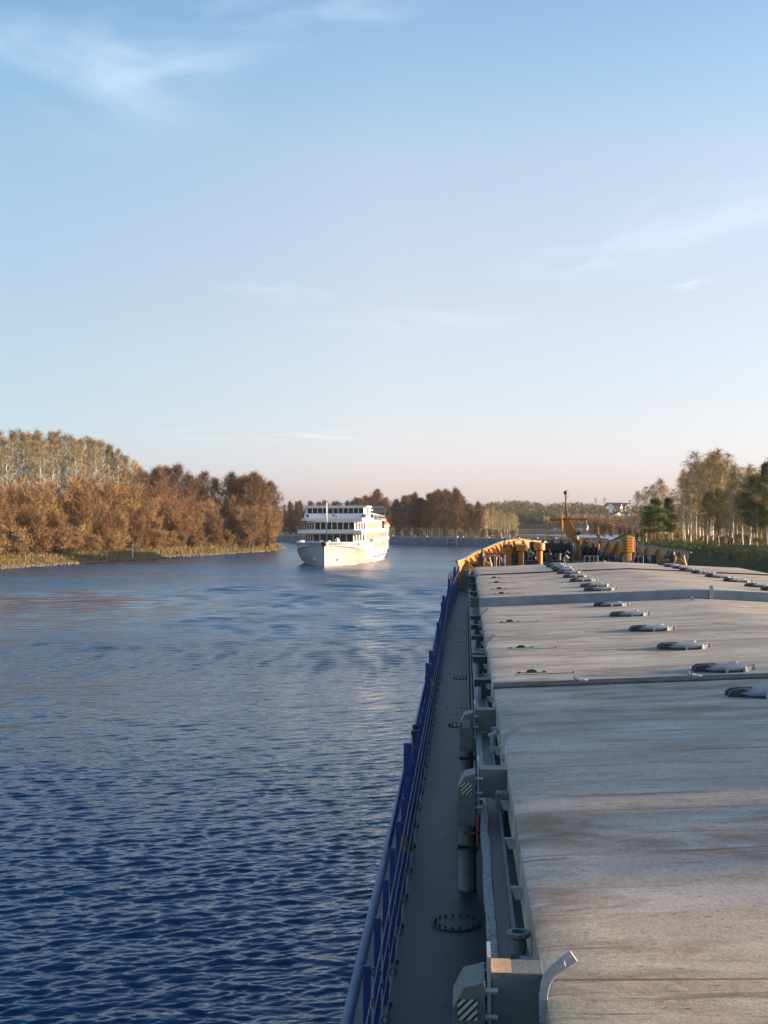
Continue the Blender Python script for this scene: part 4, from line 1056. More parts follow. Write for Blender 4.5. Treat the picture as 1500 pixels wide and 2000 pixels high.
# ================================================================== water, banks, land
import numpy as np
def water_mesh():
    """one sheet: wind waves modelled where they can be told apart, flat water beyond"""
    b0, b1, z0, z1, nr, nc = -.36, .12, 19.0, 560.0, 1000, 480
    q = np.linspace(1 / z0, 1 / z1, nr); Zc = 1 / q; Bc = np.linspace(b0, b1, nc)
    Z, B = np.meshgrid(Zc, Bc, indexing='ij'); X = B * Z
    dz = np.gradient(Zc)[:, None]; dx = (b1 - b0) / nc * Z
    wx = RGT.x * X + FWD.x * Z; wy = RGT.y * X + FWD.y * Z
    rg = np.random.default_rng(4); H = np.zeros_like(Z)
    warp = .9 * np.sin(wx * .11 + wy * .07) + .7 * np.sin(wx * .05 - wy * .13 + 2) + .3 * np.sin(wx * .31 + wy * .23 + 1)
    gust = .75 + .25 * np.sin(wx * .045 + .8 * np.sin(wy * .03)) * np.sin(wy * .06 + 1.3)
    slick = np.clip(1.5 - 1.3 * np.sqrt(((X + 38) / 27) ** 2 + ((Z - 140) / 44) ** 2) + .25 * np.sin(wy * .5 + warp) + .2 * np.sin(wy * .21 + wx * .1), 0, 1)
    for i in range(110):
        lam = float(np.exp(rg.uniform(np.log(.20), np.log(1.25)))); th = R(90 + 24) + rg.normal(0, .36 if lam < 1.0 else .22)
        kx, ky = 2 * np.pi / lam * np.cos(th), 2 * np.pi / lam * np.sin(th)
        slope = WAVE_SLOPE * (1.0 if lam < .55 else .6 if lam < .9 else .3); a = slope * lam / (2 * np.pi)
        keep = np.clip((lam / np.maximum(abs(np.sin(th)), .2) / dz - 2.2) / 2.5, 0, 1) * np.clip((lam / np.maximum(abs(np.cos(th)), .08) / dx - 2.2) / 2.5, 0, 1)
        ph = kx * wx + ky * wy + rg.uniform(0, 6.28) + warp * .5
        s = np.sin(ph); H += a * keep * (s + .22 * np.cos(2 * ph) * (lam < 1.6))
    # farther off only the longer chop can be told apart
    for i in range(120):
        lam = float(np.exp(rg.uniform(np.log(1.2), np.log(45)))); th = R(90 + 10) + rg.normal(0, .40)
        kx, ky = 2 * np.pi / lam * np.cos(th), 2 * np.pi / lam * np.sin(th)
        q_ = lam / dz; win = np.clip((q_ - 2.2) / .8, 0, 1) * np.clip((5 - q_) / 1.5, 0, 1) * np.clip((lam / dx - 2.0) / 1.5, 0, 1)
        H += FAR_SLOPE * lam / (2 * np.pi) * win * np.sin(kx * wx + ky * wy + rg.uniform(0, 6.28) + warp * .5) * np.clip((Z - 45) / 40, 0, 1) * np.clip((290 - Z) / 150, 0, 1)
    H *= gust * (1 - .65 * slick)
    edge = np.minimum(1, np.minimum.reduce([(B - b0) / .02, (b1 - B) / .02, (Z - z0) / 3 + 0 * B, (z1 - Z) / 60 + 0 * B])); H *= np.clip(edge, 0, 1)
    v = np.stack([wx, wy, H], -1).reshape(-1, 3)
    i = np.arange(nr - 1)[:, None] * nc + np.arange(nc - 1)[None, :]
    f = np.stack([i, i + 1, i + nc + 1, i + nc], -1).reshape(-1, 4)
    base = len(v); ext = np.array([[-2500, -600, 0], [2500, -600, 0], [2500, 4000, 0], [-2500, 4000, 0]], float)
    A, Bq, Cq, D = 0, nc - 1, nr * nc - 1, (nr - 1) * nc
    fx = np.array([[base, base + 1, Bq, A], [base + 1, base + 2, Cq, Bq], [base + 2, base + 3, D, Cq], [base + 3, base, A, D]])
    v = np.concatenate([v, ext]); f = np.concatenate([f, fx])
    me = bpy.data.meshes.new('water'); me.vertices.add(len(v)); me.vertices.foreach_set('co', v.ravel())
    me.loops.add(f.size); me.loops.foreach_set('vertex_index', f.ravel().astype(np.int32))
    me.polygons.add(len(f)); me.polygons.foreach_set('loop_start', (np.arange(len(f)) * 4).astype(np.int32))
    sm = np.ones(len(f), bool); sm[-4:] = False; me.polygons.foreach_set('use_smooth', sm)
    me.update(calc_edges=True); me.validate(); me.materials.append(M['water']); return me
struct(obj('water', water_mesh(), None))

def resample(pts, step):
    out = []
    for a, b in zip(pts[:-1], pts[1:]):
        a = Vector(a); b = Vector(b); n_ = max(1, int((b - a).length / step))
        for k in range(n_): out.append(a + (b - a) * (k / n_))
    out.append(Vector(pts[-1])); return out
from mathutils import noise as mn
def smooth_poly(pts, it=2):
    pts = [Vector(p) for p in pts]
    for _ in range(it):
        out = [pts[0]]
        for a, b in zip(pts[:-1], pts[1:]): out += [a * .75 + b * .25, a * .25 + b * .75]
        out.append(pts[-1]); pts = out
    return pts
def bank_strip(name, line, prof, side, mat, step=3.0, rough=0.25):
    """land behind a waterline: prof = (distance inland, height); side +1 inland to the right of travel, -1 left"""
    pts = resample(smooth_poly(line), step); rows = []
    for i, p in enumerate(pts):
        a = pts[max(0, i - 2)]; b = pts[min(len(pts) - 1, i + 2)]
        d = (b - a).normalized(); nn = Vector((d.y, -d.x)) * side
        r_ = []
        for k, (dd, z) in enumerate(prof):
            q = p + nn * dd; w = cf(q.x, q.y)
            nz = mn.noise(Vector((w.x * .11, w.y * .11, 0))) * rough + mn.noise(Vector((w.x * .4, w.y * .4, 3))) * rough * .5
            wob = mn.noise(Vector((w.x * .06, w.y * .06, 9))) * min(1.2, dd * .3 + .6)
            q = q + nn * wob; w = cf(q.x, q.y)
            r_.append((w.x, w.y, z + (nz if k > 0 else 0) * min(1, .4 + dd * .05)))
        rows.append(r_)
    mb = MB(); mb.grid(rows); return struct(obj(name, mb, mat, None, smooth=True, fix=False))
LEFT = [(-150, -100), (-112, 40), (-92, 160), (-71, 247), (-50, 320), (-32, 376), (-29.5, 396), (-31, 420), (-34, 450), (-44, 485), (-100, 520), (-420, 560)]
bank_strip('left_bank', LEFT, [(0, -.5), (1.2, .15), (2.5, .55), (4, .95), (7, 1.5), (11, 2.0), (18, 2.6), (30, 3.2), (48, 3.8), (70, 4.2), (110, 5)], -1, M['bank'])
RIGHT = [(60, -160), (50, -40), (46, 60), (42, 150), (40, 190), (37, 220), (34, 246), (37, 272), (48, 320), (66, 400), (76, 480), (120, 600), (300, 700)]
bank_strip('right_bank', RIGHT, [(0, -.5), (2, .5), (5, 2.2), (8, 3.8), (10, 4.6), (13, 4.9), (17, 5.4), (24, 5.6), (40, 5.8), (80, 6.2), (160, 7)], 1, M['bank_green'])
# quay with the concrete embankment
QUAY = [(-260, 700), (-60, 548), (3, 489), (40, 439), (63, 423), (74, 440), (76, 470), (60, 540), (20, 640), (-60, 760), (-260, 900)]
mb = MB(); poly = [cf(*q) for q in QUAY]
mb.add([(p.x, p.y, 2.55) for p in poly] + [(p.x, p.y, -1) for p in poly], [tuple(range(len(poly)))] + [(i, (i + 1) % len(poly), (i + 1) % len(poly) + len(poly), i + len(poly)) for i in range(len(poly))])
struct(obj('quay_ground', mb, M['far_ground'], None))
wl = [(-60, 548), (3, 489), (40, 439), (63, 423)]
WALL = thing('embankment_wall', 'long grey concrete quay wall across the canal beyond the cruise ship', 'quay wall', cf(3, 489))
o0 = WALL.location
def wall_run(z0, z1, th, off, name, mat):
    m = MB()
    pts = []
    for i, (x, z) in enumerate(wl):
        a = wl[max(0, i - 1)]; b = wl[min(len(wl) - 1, i + 1)]
        d = Vector((b[0] - a[0], b[1] - a[1])).normalized(); nn = Vector((d.y, -d.x))
        nn = nn if nn.y < 0 else -nn
        pts.append((Vector((x, z)) + nn * off, Vector((x, z)) + nn * (off - th)))
    A = [cf(*p[0]) - o0 for p in pts]; B = [cf(*p[1]) - o0 for p in pts]
    k = len(A)
    vs = [(p.x, p.y, z0) for p in A] + [(p.x, p.y, z1) for p in A] + [(p.x, p.y, z1) for p in B] + [(p.x, p.y, z0) for p in B]
    fs = []
    for i in range(k - 1):
        for j in range(4):
            j2 = (j + 1) % 4; fs.append((j * k + i, j * k + i + 1, j2 * k + i + 1, j2 * k + i))
    fs += [(0, k, 2 * k, 3 * k), (k - 1, 4 * k - 1, 3 * k - 1, 2 * k - 1)]
    m.add(vs, fs); return obj(name, m, mat, WALL)
wall_run(-1, 2.52, .8, .5, 'wall_face', M['concrete']); wall_run(2.525, 2.82, 1.0, .55, 'coping', M['concrete_light'])
def along(t):
    """point on the wall by distance"""
    for a, b in zip(wl[:-1], wl[1:]):
        a = Vector(a); b = Vector(b); L = (b - a).length
        if t <= L: return a + (b - a) * (t / L), (b - a).normalized()
        t -= L
    return b, (b - a).normalized()
bm_ = MB(); bm_.box(-.55, .55, -.3, .3, 0, .6); bm_.box(-.3, .3, -.45, -.3, -.9, .3)
bb = None; t = 6
while t < 170:
    p, d = along(t); loc = cf(p.x, p.y - .1) - o0; loc.z = 2.55
    ang = math.atan2(d.y, d.x) + YAW
    if bb is None: bb = obj('wall_bollard', bm_, M['concrete_light'], WALL, bevel=.05); bb.location = loc; bb.rotation_euler = (0, 0, ang)
    else: again(bb, WALL, loc, (0, 0, ang))
    t += 6.7
p, d = along(122); w_ = cf(p.x, p.y) - o0; ang = math.atan2(d.y, d.x) + YAW
m_ = MB(); m_.box(-3, -2.2, -1.1, -.55, 0, 3.2); m_.box(2.2, 3, -1.1, -.55, 0, 3.2); m_.box(-2.2, 2.2, -1.05, -.6, 2.3, 2.9); m_.box(-2.2, 2.2, -1.3, -.6, .9, 1.2)
o = obj('landing_stage', m_, M['concrete_light'], WALL); o.location = w_; o.rotation_euler = (0, 0, ang)
# earth bank at the tip, far shore, hill
def mound(name, cx, cz, rx, rz, h, mat, z0=0.0, n_=28, rings=7):
    m = MB(); rows = []
    for i in range(rings + 1):
        t = i / rings; r_ = []
        for k in range(n_ + 1):
            a = 2 * math.pi * (k % n_) / n_; j = 1 + .12 * math.sin(3 * a + cx)
            x = cx + rx * (1 - t) * math.cos(a) * j; z = cz + rz * (1 - t) * math.sin(a) * j
            w = cf(x, z); r_.append((w.x, w.y, z0 - .6 + (h + .6) * (1 - (1 - t) ** 2) + .5 * mn.noise(Vector((w.x * .1, w.y * .1, 1)))))
        rows.append(r_)
    m.grid(rows); return struct(obj(name, m, mat, None, smooth=True, fix=False))
mound('earth_bank', 47, 520, 17, 40, 3.0, M['earth'], 0.6)
FAR = [(-500, 1000), (-120, 900), (40, 800), (120, 760), (200, 740), (500, 700)]
bank_strip('far_shore', FAR, [(0, -.6), (4, 1.0), (30, 2.5), (100, 4), (220, 7), (400, 14), (560, 17), (800, 17), (1400, 15)], -1, M['far_ground'], 14, 1.0)

# sheets of dry and green grass that nobody could count
def tufts(name, line, side, d0, d1, t0, t1, count, h, mat, zf, seed):
    rr = random.Random(seed); pts = resample(smooth_poly(line), 2.0); m = MB()
    for _ in range(count):
        i = int(rr.uniform(t0, t1) * (len(pts) - 2)); p = pts[i]; d = (pts[i + 1] - pts[max(0, i - 1)]).normalized(); nn = Vector((d.y, -d.x)) * side
        dd = d0 + (d1 - d0) * rr.random() ** 1.3; q = p + nn * dd + d * rr.uniform(-2, 2); w = cf(q.x, q.y, zf(dd))
        for b in range(5):
            a = rr.uniform(0, 6.28); hh = h * rr.uniform(.4, 1.1); wd = .05 + .05 * rr.random(); lean = rr.uniform(.1, .5) * hh
            ox, oy = rr.uniform(-.35, .35), rr.uniform(-.35, .35); ca, sa = math.cos(a), math.sin(a)
            m.add([(w.x + ox - sa * wd, w.y + oy + ca * wd, w.z - .15), (w.x + ox + sa * wd, w.y + oy - ca * wd, w.z - .15), (w.x + ox + ca * lean, w.y + oy + sa * lean, w.z + hh)], [(0, 1, 2)])
    o = obj(name, m, mat, None, fix=False); o['kind'] = 'stuff'; return o
def zprof(prof):
    def f(d):
        for (a, za), (b, zb) in zip(prof[:-1], prof[1:]):
            if a <= d <= b: return za + (zb - za) * (d - a) / (b - a)
        return prof[-1][1]
    return f
zl = zprof([(0, -.2), (1.2, .15), (2.5, .55), (4, .95), (7, 1.5), (11, 2.0), (18, 2.6), (30, 3.2), (48, 3.8), (70, 4.2)])
zr = zprof([(0, -.5), (2, .5), (5, 2.2), (8, 3.8), (10, 4.6), (13, 4.9), (17, 5.4), (24, 5.6), (40, 5.8), (80, 6.2)])
tufts('dry_grass', LEFT, -1, 3, 26, .34, .74, 7000, .75, M['straw'], zl, 1)
tufts('green_grass', LEFT, -1, 2.0, 14, .56, .72, 2600, .7, m_twig('fresh_blades', [(.20, .20, .04), (.14, .15, .035), (.26, .24, .06)]), zl, 2)
tufts('bank_grass', RIGHT, 1, 2, 14, .38, .62, 6000, .55, M['grass_blades'], zr, 3)
tufts('straw_grass', RIGHT, 1, 14, 45, .38, .72, 3600, .8, M['straw'], zr, 4)

def stones(name, line, side, t0, t1, count, seed, mat):
    rr = random.Random(seed); pts = resample(smooth_poly(line), 2.0); m = MB()
    for _ in range(count):
        i = int(rr.uniform(t0, t1) * (len(pts) - 2)); p = pts[i]; d = (pts[i + 1] - pts[max(0, i - 1)]).normalized(); nn = Vector((d.y, -d.x)) * side
        q = p + nn * rr.uniform(.2, 2.6) + d * rr.uniform(-2, 2); w = cf(q.x, q.y, .15); s = rr.uniform(.12, .42) ** 1.0
        j = lambda: rr.uniform(.7, 1.2) * s
        m.add([(w.x + j(), w.y, w.z), (w.x, w.y + j(), w.z), (w.x - j(), w.y, w.z), (w.x, w.y - j(), w.z), (w.x, w.y, w.z + j() * .8), (w.x, w.y, w.z - j())], [(0, 1, 4), (1, 2, 4), (2, 3, 4), (3, 0, 4), (1, 0, 5), (2, 1, 5), (3, 2, 5), (0, 3, 5)])
    o = obj(name, m, mat, None, fix=False); o['kind'] = 'stuff'; return o
stones('shore_stones', LEFT, -1, .34, .74, 2200, 8, m_twig('stones', [(.22, .18, .13), (.12, .10, .08), (.30, .25, .19)]))
tufts('reeds', LEFT, -1, 1.5, 6, .34, .74, 900, 1.1, M['straw'], zl, 12)
# ================================================================== trees
def basis(d):
    a = d.cross(Vector((0, 0, 1)))
    if a.length < 1e-3: a = Vector((1, 0, 0))
    a.normalize(); return a, d.cross(a).normalized()
def strip_line(m, pts, w, rr):
    """a twig: a thin ribbon facing a random way"""
    d = (pts[-1] - pts[0])
    if d.length < 1e-6: return
    d.normalize(); a, b = basis(d); t = rr.uniform(0, math.pi); s = a * math.cos(t) + b * math.sin(t)
    n_ = len(pts); vs = []
    for i, p in enumerate(pts):
        ww = w * (1 - .75 * i / (n_ - 1)); vs += [p - s * ww, p + s * ww]
    m.add(vs, [(2 * i, 2 * i + 1, 2 * i + 3, 2 * i + 2) for i in range(n_ - 1)])
def rv(rr):
    while True:
        v = Vector((rr.uniform(-1, 1), rr.uniform(-1, 1), rr.uniform(-1, 1)))
        if .05 < v.length < 1: return v.normalized()
def bare_tree(seed, H, r0, t0, spread, rise, nprim, nsec, ntw, twl, tww, droop=0.0, stems=1, leaf=0.0, shape=1.0, lean=0.0, wob=.35, limb=1.0):
    rr = random.Random(seed); T = MB(); C = MB()
    for s in range(stems):
        az = rr.uniform(0, 6.28); ln = (lean * rr.uniform(.3, 1.0)) if stems > 1 else lean * rr.uniform(-.3, .6)
        h = H * (1 if s == 0 else rr.uniform(.65, .98)); P_ = []; N = 9
        off = Vector((rr.uniform(-.6, .6), rr.uniform(-.6, .6), 0)) if stems > 1 else Vector((0, 0, 0))
        bx, by_ = 0, 0
        for i in range(N):
            t = i / (N - 1); bx += rr.uniform(-wob, wob) * H / 60; by_ += rr.uniform(-wob, wob) * H / 60
            P_.append(off + Vector((math.cos(az) * ln * h * t ** 1.3 + bx, math.sin(az) * ln * h * t ** 1.3 + by_, h * t - .3 * (i == 0))))
        k = r0 / (1 if stems == 1 else 1.6)
        T.tube(P_, [k * (1 - .93 * (i / (N - 1))) * (1.25 if i == 0 else 1) for i in range(N)], 6)
        def at(t):
            f = t * (N - 1); i = min(N - 2, int(f)); return P_[i].lerp(P_[i + 1], f - i)
        npr = nprim if stems == 1 else max(6, int(nprim / stems * 1.5)); ga = rr.uniform(0, 6)
        for q in range(npr):
            t = t0 + (.985 - t0) * ((q + rr.random()) / npr); p = at(t); ga += 2.4 + rr.uniform(-.4, .4)
            u = (t - t0) / (1 - t0)
            env = (math.sin(math.pi * min(1, (u * .86 + .14)) ** shape) * .9 + .12)
            L = spread * env * rr.uniform(.7, 1.15)
            el = rise + (1.25 - rise) * u * .7 + rr.uniform(-.15, .15)
            d = Vector((math.cos(ga) * math.cos(el), math.sin(ga) * math.cos(el), math.sin(el)))
            pr = [p]; dd = d.copy()
            for j in range(4):
                dd = (dd + rv(rr) * .22 + Vector((0, 0, .10 - droop * .12 * j))).normalized(); pr.append(pr[-1] + dd * L / 4)
            rb = max(.02, k * (1 - .9 * t) * .5) * limb
            T.tube(pr, [rb, rb * .75, rb * .5, rb * .32, .012], 4, cap=False)
            for j in range(nsec):
                f = .22 + .78 * (j + rr.random()) / nsec; fi = min(3, int(f * 4)); sp = pr[fi].lerp(pr[fi + 1], f * 4 - fi)
                sd = ((pr[fi + 1] - pr[fi]).normalized() * .8 + rv(rr) * .9 + Vector((0, 0, .25 - droop * .3))).normalized()
                sl = L * .36 * (1.15 - f * .55) * rr.uniform(.6, 1.2)
                mid = sp + sd * sl * .5 + rv(rr) * sl * .06; end = sp + sd * sl + Vector((0, 0, -droop * sl * .3))
                strip_line(C, [sp, mid, end], tww * 1.6, rr)
                for w in range(ntw):
                    g = rr.random(); tp = sp.lerp(mid, g * 2) if g < .5 else mid.lerp(end, g * 2 - 1)
                    td = (sd * .7 + rv(rr) * .9 + Vector((0, 0, .22 - droop * .75))).normalized(); l_ = twl * rr.uniform(.5, 1.2)
                    e1 = tp + td * l_ * .5; e2 = tp + td * l_ + Vector((0, 0, -droop * l_ * .45))
                    strip_line(C, [tp, e1, e2], tww, rr)
                    if leaf and rr.random() < leaf:
                        for _ in range(2):
                            c = e1.lerp(e2, rr.random()) + rv(rr) * .15; a = rv(rr) * rr.uniform(.07, .15); b = rv(rr) * rr.uniform(.07, .15)
                            C.add([c - a, c + b, c + a], [(0, 1, 2)])
    return T, C
def conifer(seed, H, r0, spread, kind):
    rr = random.Random(seed); T = MB(); C = MB()
    T.tube([(0, 0, -.3), (rr.uniform(-.1, .1), rr.uniform(-.1, .1), H * .5), (0, 0, H)], [r0, r0 * .6, .03], 7)
    if kind == 'spruce':
        z = H * .10; q = 0
        while z < H * .985:
            u = z / H; L = spread * (1 - u) ** .85 + .25; n_ = 9
            for k in range(n_):
                a = q * .7 + 2 * math.pi * k / n_ + rr.uniform(-.25, .25); l_ = L * rr.uniform(.65, 1.1)
                d = Vector((math.cos(a), math.sin(a), -.28 + .5 * u)); p = Vector((0, 0, z)); e = p + d * l_
                for w in range(int(8 + l_ * 7)):
                    f = rr.uniform(.1, 1); c = p.lerp(e, f) + rv(rr) * .18; s = (1.1 - f * .5) * rr.uniform(.25, .6)
                    td = (d * .8 + rv(rr) * .7 + Vector((0, 0, -.35))).normalized() * s; b = rv(rr) * s * .32
                    C.add([c - b, c + td, c + b], [(0, 1, 2)])
            z += H * .035; q += 1
    else:
        for q in range(74):
            u = rr.uniform(.24, 1.0); a = q * 2.4; L = spread * (math.sin(math.pi * min(1, (u - .12) * 1.12) ** .75) * .85 + .15) * rr.uniform(.6, 1.1)
            d = Vector((math.cos(a), math.sin(a), rr.uniform(.05, .5))).normalized(); p = Vector((0, 0, H * u * .97)); e = p + d * L
            T.tube([p, p.lerp(e, .5) + Vector((0, 0, -.1)), e], [.07, .045, .015], 4, cap=False)
            for cl_ in range(8):
                c0 = p.lerp(e, rr.uniform(.35, 1.05)) + rv(rr) * .35; rad = rr.uniform(.35, .75)
                for w in range(46):
                    v = rv(rr); c = c0 + Vector((v.x, v.y, v.z * .6)) * rad * rr.random() ** .4; td = (v + Vector((0, 0, .5))).normalized() * rr.uniform(.18, .36); b = rv(rr) * .045
                    C.add([c - b, c + b, c + td], [(0, 1, 2)])
    return T, C
class Kind:
    """several variants of one kind of tree; copies share the meshes"""
    def __init__(self, name, crown_name, bark, leaf, variants, H):
        self.name = name; self.H = H; self.v = []; self.i = 0; self.cn = crown_name
        for T, C in variants:
            tm = T.mesh('trunk'); tm.materials.append(bark); tm.polygons.foreach_set('use_smooth', [True] * len(tm.polygons))
            cm = C.mesh(crown_name); cm.materials.append(leaf); self.v.append((tm, cm))
    def plant(self, x, z, base, h, label, cat='tree', group=None, rr=random, name=None, sx=None):
        tm, cm = self.v[self.i % len(self.v)]; self.i += 1
        s = h / self.H; w = cf(x, z, base)
        root = thing(name or self.name, label, cat, w, rr.uniform(0, 6.28), group)
        k = sx or rr.uniform(.9, 1.12); root.scale = (s * k, s * k, s)
        for nm, me in (('trunk', tm), (self.cn, cm)):
            o = bpy.data.objects.new(nm, me); COL.objects.link(o); o.parent = root
        return root
bt_ = lambda s: bare_tree(s, 24, .30, .42, 4.0, .62, 26, 7, 6, 1.4, .034, droop=.2, leaf=.6, shape=.9, limb=1.15)
birch = Kind('birch_tree', 'crown', M['birch_bark'], M['tw_birch'], [bt_(s) for s in (1, 2, 3, 4, 5)], 24)
wb_ = lambda s: bare_tree(s, 20, .26, .25, 4.2, .6, 30, 7, 6, 1.8, .030, droop=.75, leaf=.3, shape=.8, limb=1.3)
weep = Kind('birch_tree', 'crown', M['birch_bark'], M['tw_pale'], [wb_(s) for s in (11, 12, 13, 14)], 20)
wi_ = lambda s: bare_tree(s, 11, .20, .04, 3.6, .75, 58, 6, 6, 1.5, .030, droop=-.1, stems=8, leaf=.12, shape=.6, lean=.55, wob=1.1, limb=1.3)
willow = Kind('willow_tree', 'crown', M['bark_dark'], M['tw_willow'], [wi_(s) for s in (21, 22, 23, 24, 25)], 11)
al_ = lambda s: bare_tree(s, 17, .26, .14, 5.4, .6, 40, 9, 9, 1.5, .036, droop=.05, leaf=.25, shape=.8)
alder = Kind('alder_tree', 'crown', M['bark_dark'], M['tw_brown'], [al_(s) for s in (31, 32, 33, 34)], 17)
yo_ = lambda s: bare_tree(s, 16, .22, .16, 4.8, .6, 34, 8, 8, 1.5, .035, droop=.1, leaf=.95, shape=.8)
young = Kind('poplar_tree', 'crown', M['bark_dark'], M['tw_young'], [yo_(s) for s in (41, 42, 43)], 16)
pine = Kind('pine_tree', 'crown', M['bark_pine'], M['needles'], [conifer(s, 13, .22, 3.4, 'pine') for s in (51, 52)], 13)
spruce = Kind('spruce_tree', 'crown', M['bark_dark'], M['needles_dark'], [conifer(s, 16, .25, 3.2, 'spruce') for s in (61, 62)], 16)
bu_ = lambda s: bare_tree(s, 4, .06, .05, 1.8, .7, 30, 5, 7, .8, .03, stems=5, leaf=.3, lean=.45, wob=.9)
bush = Kind('bush', 'twigs', M['bark_dark'], M['tw_willow'], [bu_(s) for s in (71, 72, 73)], 4)
scrub = Kind('bush', 'twigs', M['bark_dark'], M['grass_blades'], [bu_(s) for s in (76, 77)], 4)
pbush = Kind('bush', 'twigs', M['bark_dark'], M['tw_pale'], [bu_(s) for s in (74, 75)], 4)

def lerp_tab(tab, x):
    if x <= tab[0][0]: return tab[0][1]
    for (a, ya), (b, yb) in zip(tab[:-1], tab[1:]):
        if a <= x <= b: return ya + (yb - ya) * (x - a) / (b - a)
    return tab[-1][1]
leftpts = smooth_poly(LEFT)
def inland(x, z):
    best = 1e9; v = Vector((x, z))
    for a, b in zip(leftpts[:-1], leftpts[1:]):
        ab = b - a; t = max(0, min(1, (v - a).dot(ab) / ab.length_squared)); best = min(best, (v - a - ab * t).length)
    return best
rr = random.Random(100)
# willows in front, along the left bank
top_w = [(-60, 948), (0, 950), (120, 945), (230, 950), (300, 955), (400, 970), (470, 985), (520, 990), (556, 1012)]
def left_tree(kind, px, dmin, dmax, tab, label, cat='tree', group=None, jitter=8, zr_=(225, 460), **kw):
    for _ in range(400):
        z = rr.uniform(*zr_); x = brg(px, z)
        if leftx(z) - x < 0: continue
        d = inland(x, z)
        if (dmin if px < 440 else max(4, dmin - (px - 440) * .22)) <= d <= dmax:
            base = zl(d) - .1; h = hgt(lerp_tab(tab, px) + rr.uniform(-jitter * .4, jitter), z) - base
            if h < 1: continue
            return kind.plant(x, z, base, h, label, cat, group, rr, **kw)
def leftx(z):
    xs = leftpts
    for a, b in zip(xs[:-1], xs[1:]):
        if a.y <= z <= b.y: return a.x + (b.x - a.x) * (z - a.y) / max(1e-6, (b.y - a.y))
    return -28
for k in range(58):
    left_tree(willow, -50 + 600 * (k + rr.random() * .9) / 58, 13, 30, top_w, 'rust-brown leafless willow in the row of bushy willows along the left bank', 'tree', 'willows along the left bank', 26)
for k in range(16):
    left_tree(willow, -40 + 580 * (k + rr.random()) / 16, 9, 15, [(a, b + 40) for a, b in top_w], 'low rust-brown willow at the front edge of the left bank thicket', 'tree', 'low willows by the left shore', 18)
top_b = [(-60, 850), (60, 846), (130, 850), (200, 856), (232, 880), (262, 908)]
for k in range(40):
    left_tree(birch, -50 + 300 * (k + rr.random()) / 40, 30, 95, top_b, 'tall white-trunked birch in the grove above the willows on the left bank', 'tree', 'birches above the left bank', 14, (270, 420), sx=.78)
for k in range(70):
    left_tree(bush if k % 3 else pbush, -45 + 590 * (k + rr.random()) / 70, 8, 15, [(a, 1040 + (b - 950) * .35) for a, b in top_w], 'low twiggy bush under the willows on the left bank', 'bush', 'bushes under the willows', 14, sx=1.25)
left_tree(weep, 262, 28, 60, [(262, 900)], 'thin pale birch at the right-hand edge of the left bank birch grove', 'tree', None, 2, (280, 420))
top_m = [(230, 925), (300, 922), (310, 912), (350, 912), (375, 940), (400, 930), (455, 930), (480, 935), (500, 930), (525, 945), (545, 975)]
for k in range(30):
    left_tree(alder, 240 + 315 * (k + rr.random()) / 22, 22, 62, top_m, 'dark brown bare tree standing behind the willows at the bend of the left bank', 'tree', 'brown trees at the left bend', 10, (290, 470))
left_tree(alder, 330, 40, 90, [(330, 909)], 'dark round-headed tree rising highest above the willows beside the birch grove', 'tree', None, 2, (320, 430))
left_tree(alder, 497, 14, 40, [(497, 929)], 'tall pointed brown tree near the end of the left bank point', 'tree', None, 1, (330, 400))
left_tree(young, 325, 12, 20, [(325, 1000)], 'small greenish tree among the rust-brown willows on the left bank', 'tree', None, 1, (250, 400))
for px in (452, 458, 465, 471, 478, 484, 490, 507, 515):
    left_tree(alder, px, 12, 50, [(440, 932), (470, 936), (490, 934), (515, 945)], 'dark brown bare tree standing behind the willows at the bend of the left bank', 'tree', 'brown trees at the left bend', 10, (340, 470))
for k in range(16):
    left_tree(willow, 462 + 92 * (k + rr.random()) / 16, 8, 26, [(460, 985), (520, 992), (556, 1010)], 'rust-brown willow in the tapering end of the thicket on the left point', 'tree', 'willows at the left point', 16, (350, 450))
# marker post on the left bank
p = Vector((brg(259, 283), 283)); d = inland(p.x, p.y); w = cf(p.x, p.y, zl(d) - .1)
mk = thing('marker_post', 'white navigation post with an orange top standing in the grass on the left bank', 'marker post', w)
mb = MB(); mb.tube([(0, 0, -.3), (0.03, 0, 2.6)], .11, 8); obj('post', mb, M['white'], mk)
mb = MB(); mb.box(-.16, .16, -.1, .1, 2.6, 3.5); obj('topmark', mb, M['orange'], mk, bevel=.02)
# a fallen pale trunk at the point
x, z = brg(545, 395), 396
mb = MB(); w = cf(-36, 392, 1.4); mb.tube([w, w + Vector((2.0, 1, 2.2)), w + Vector((3.4, 1.5, 4.6))], [.22, .16, .06], 7); mb.tube([w + Vector((2.0, 1, 2.2)), w + Vector((2.2, 1, 4.0))], [.12, .05], 6)
tag(obj('dead_tree', mb, M['birch_bark'], None, smooth=True), 'pale dead forked trunk leaning over the water behind the left point', 'dead tree')

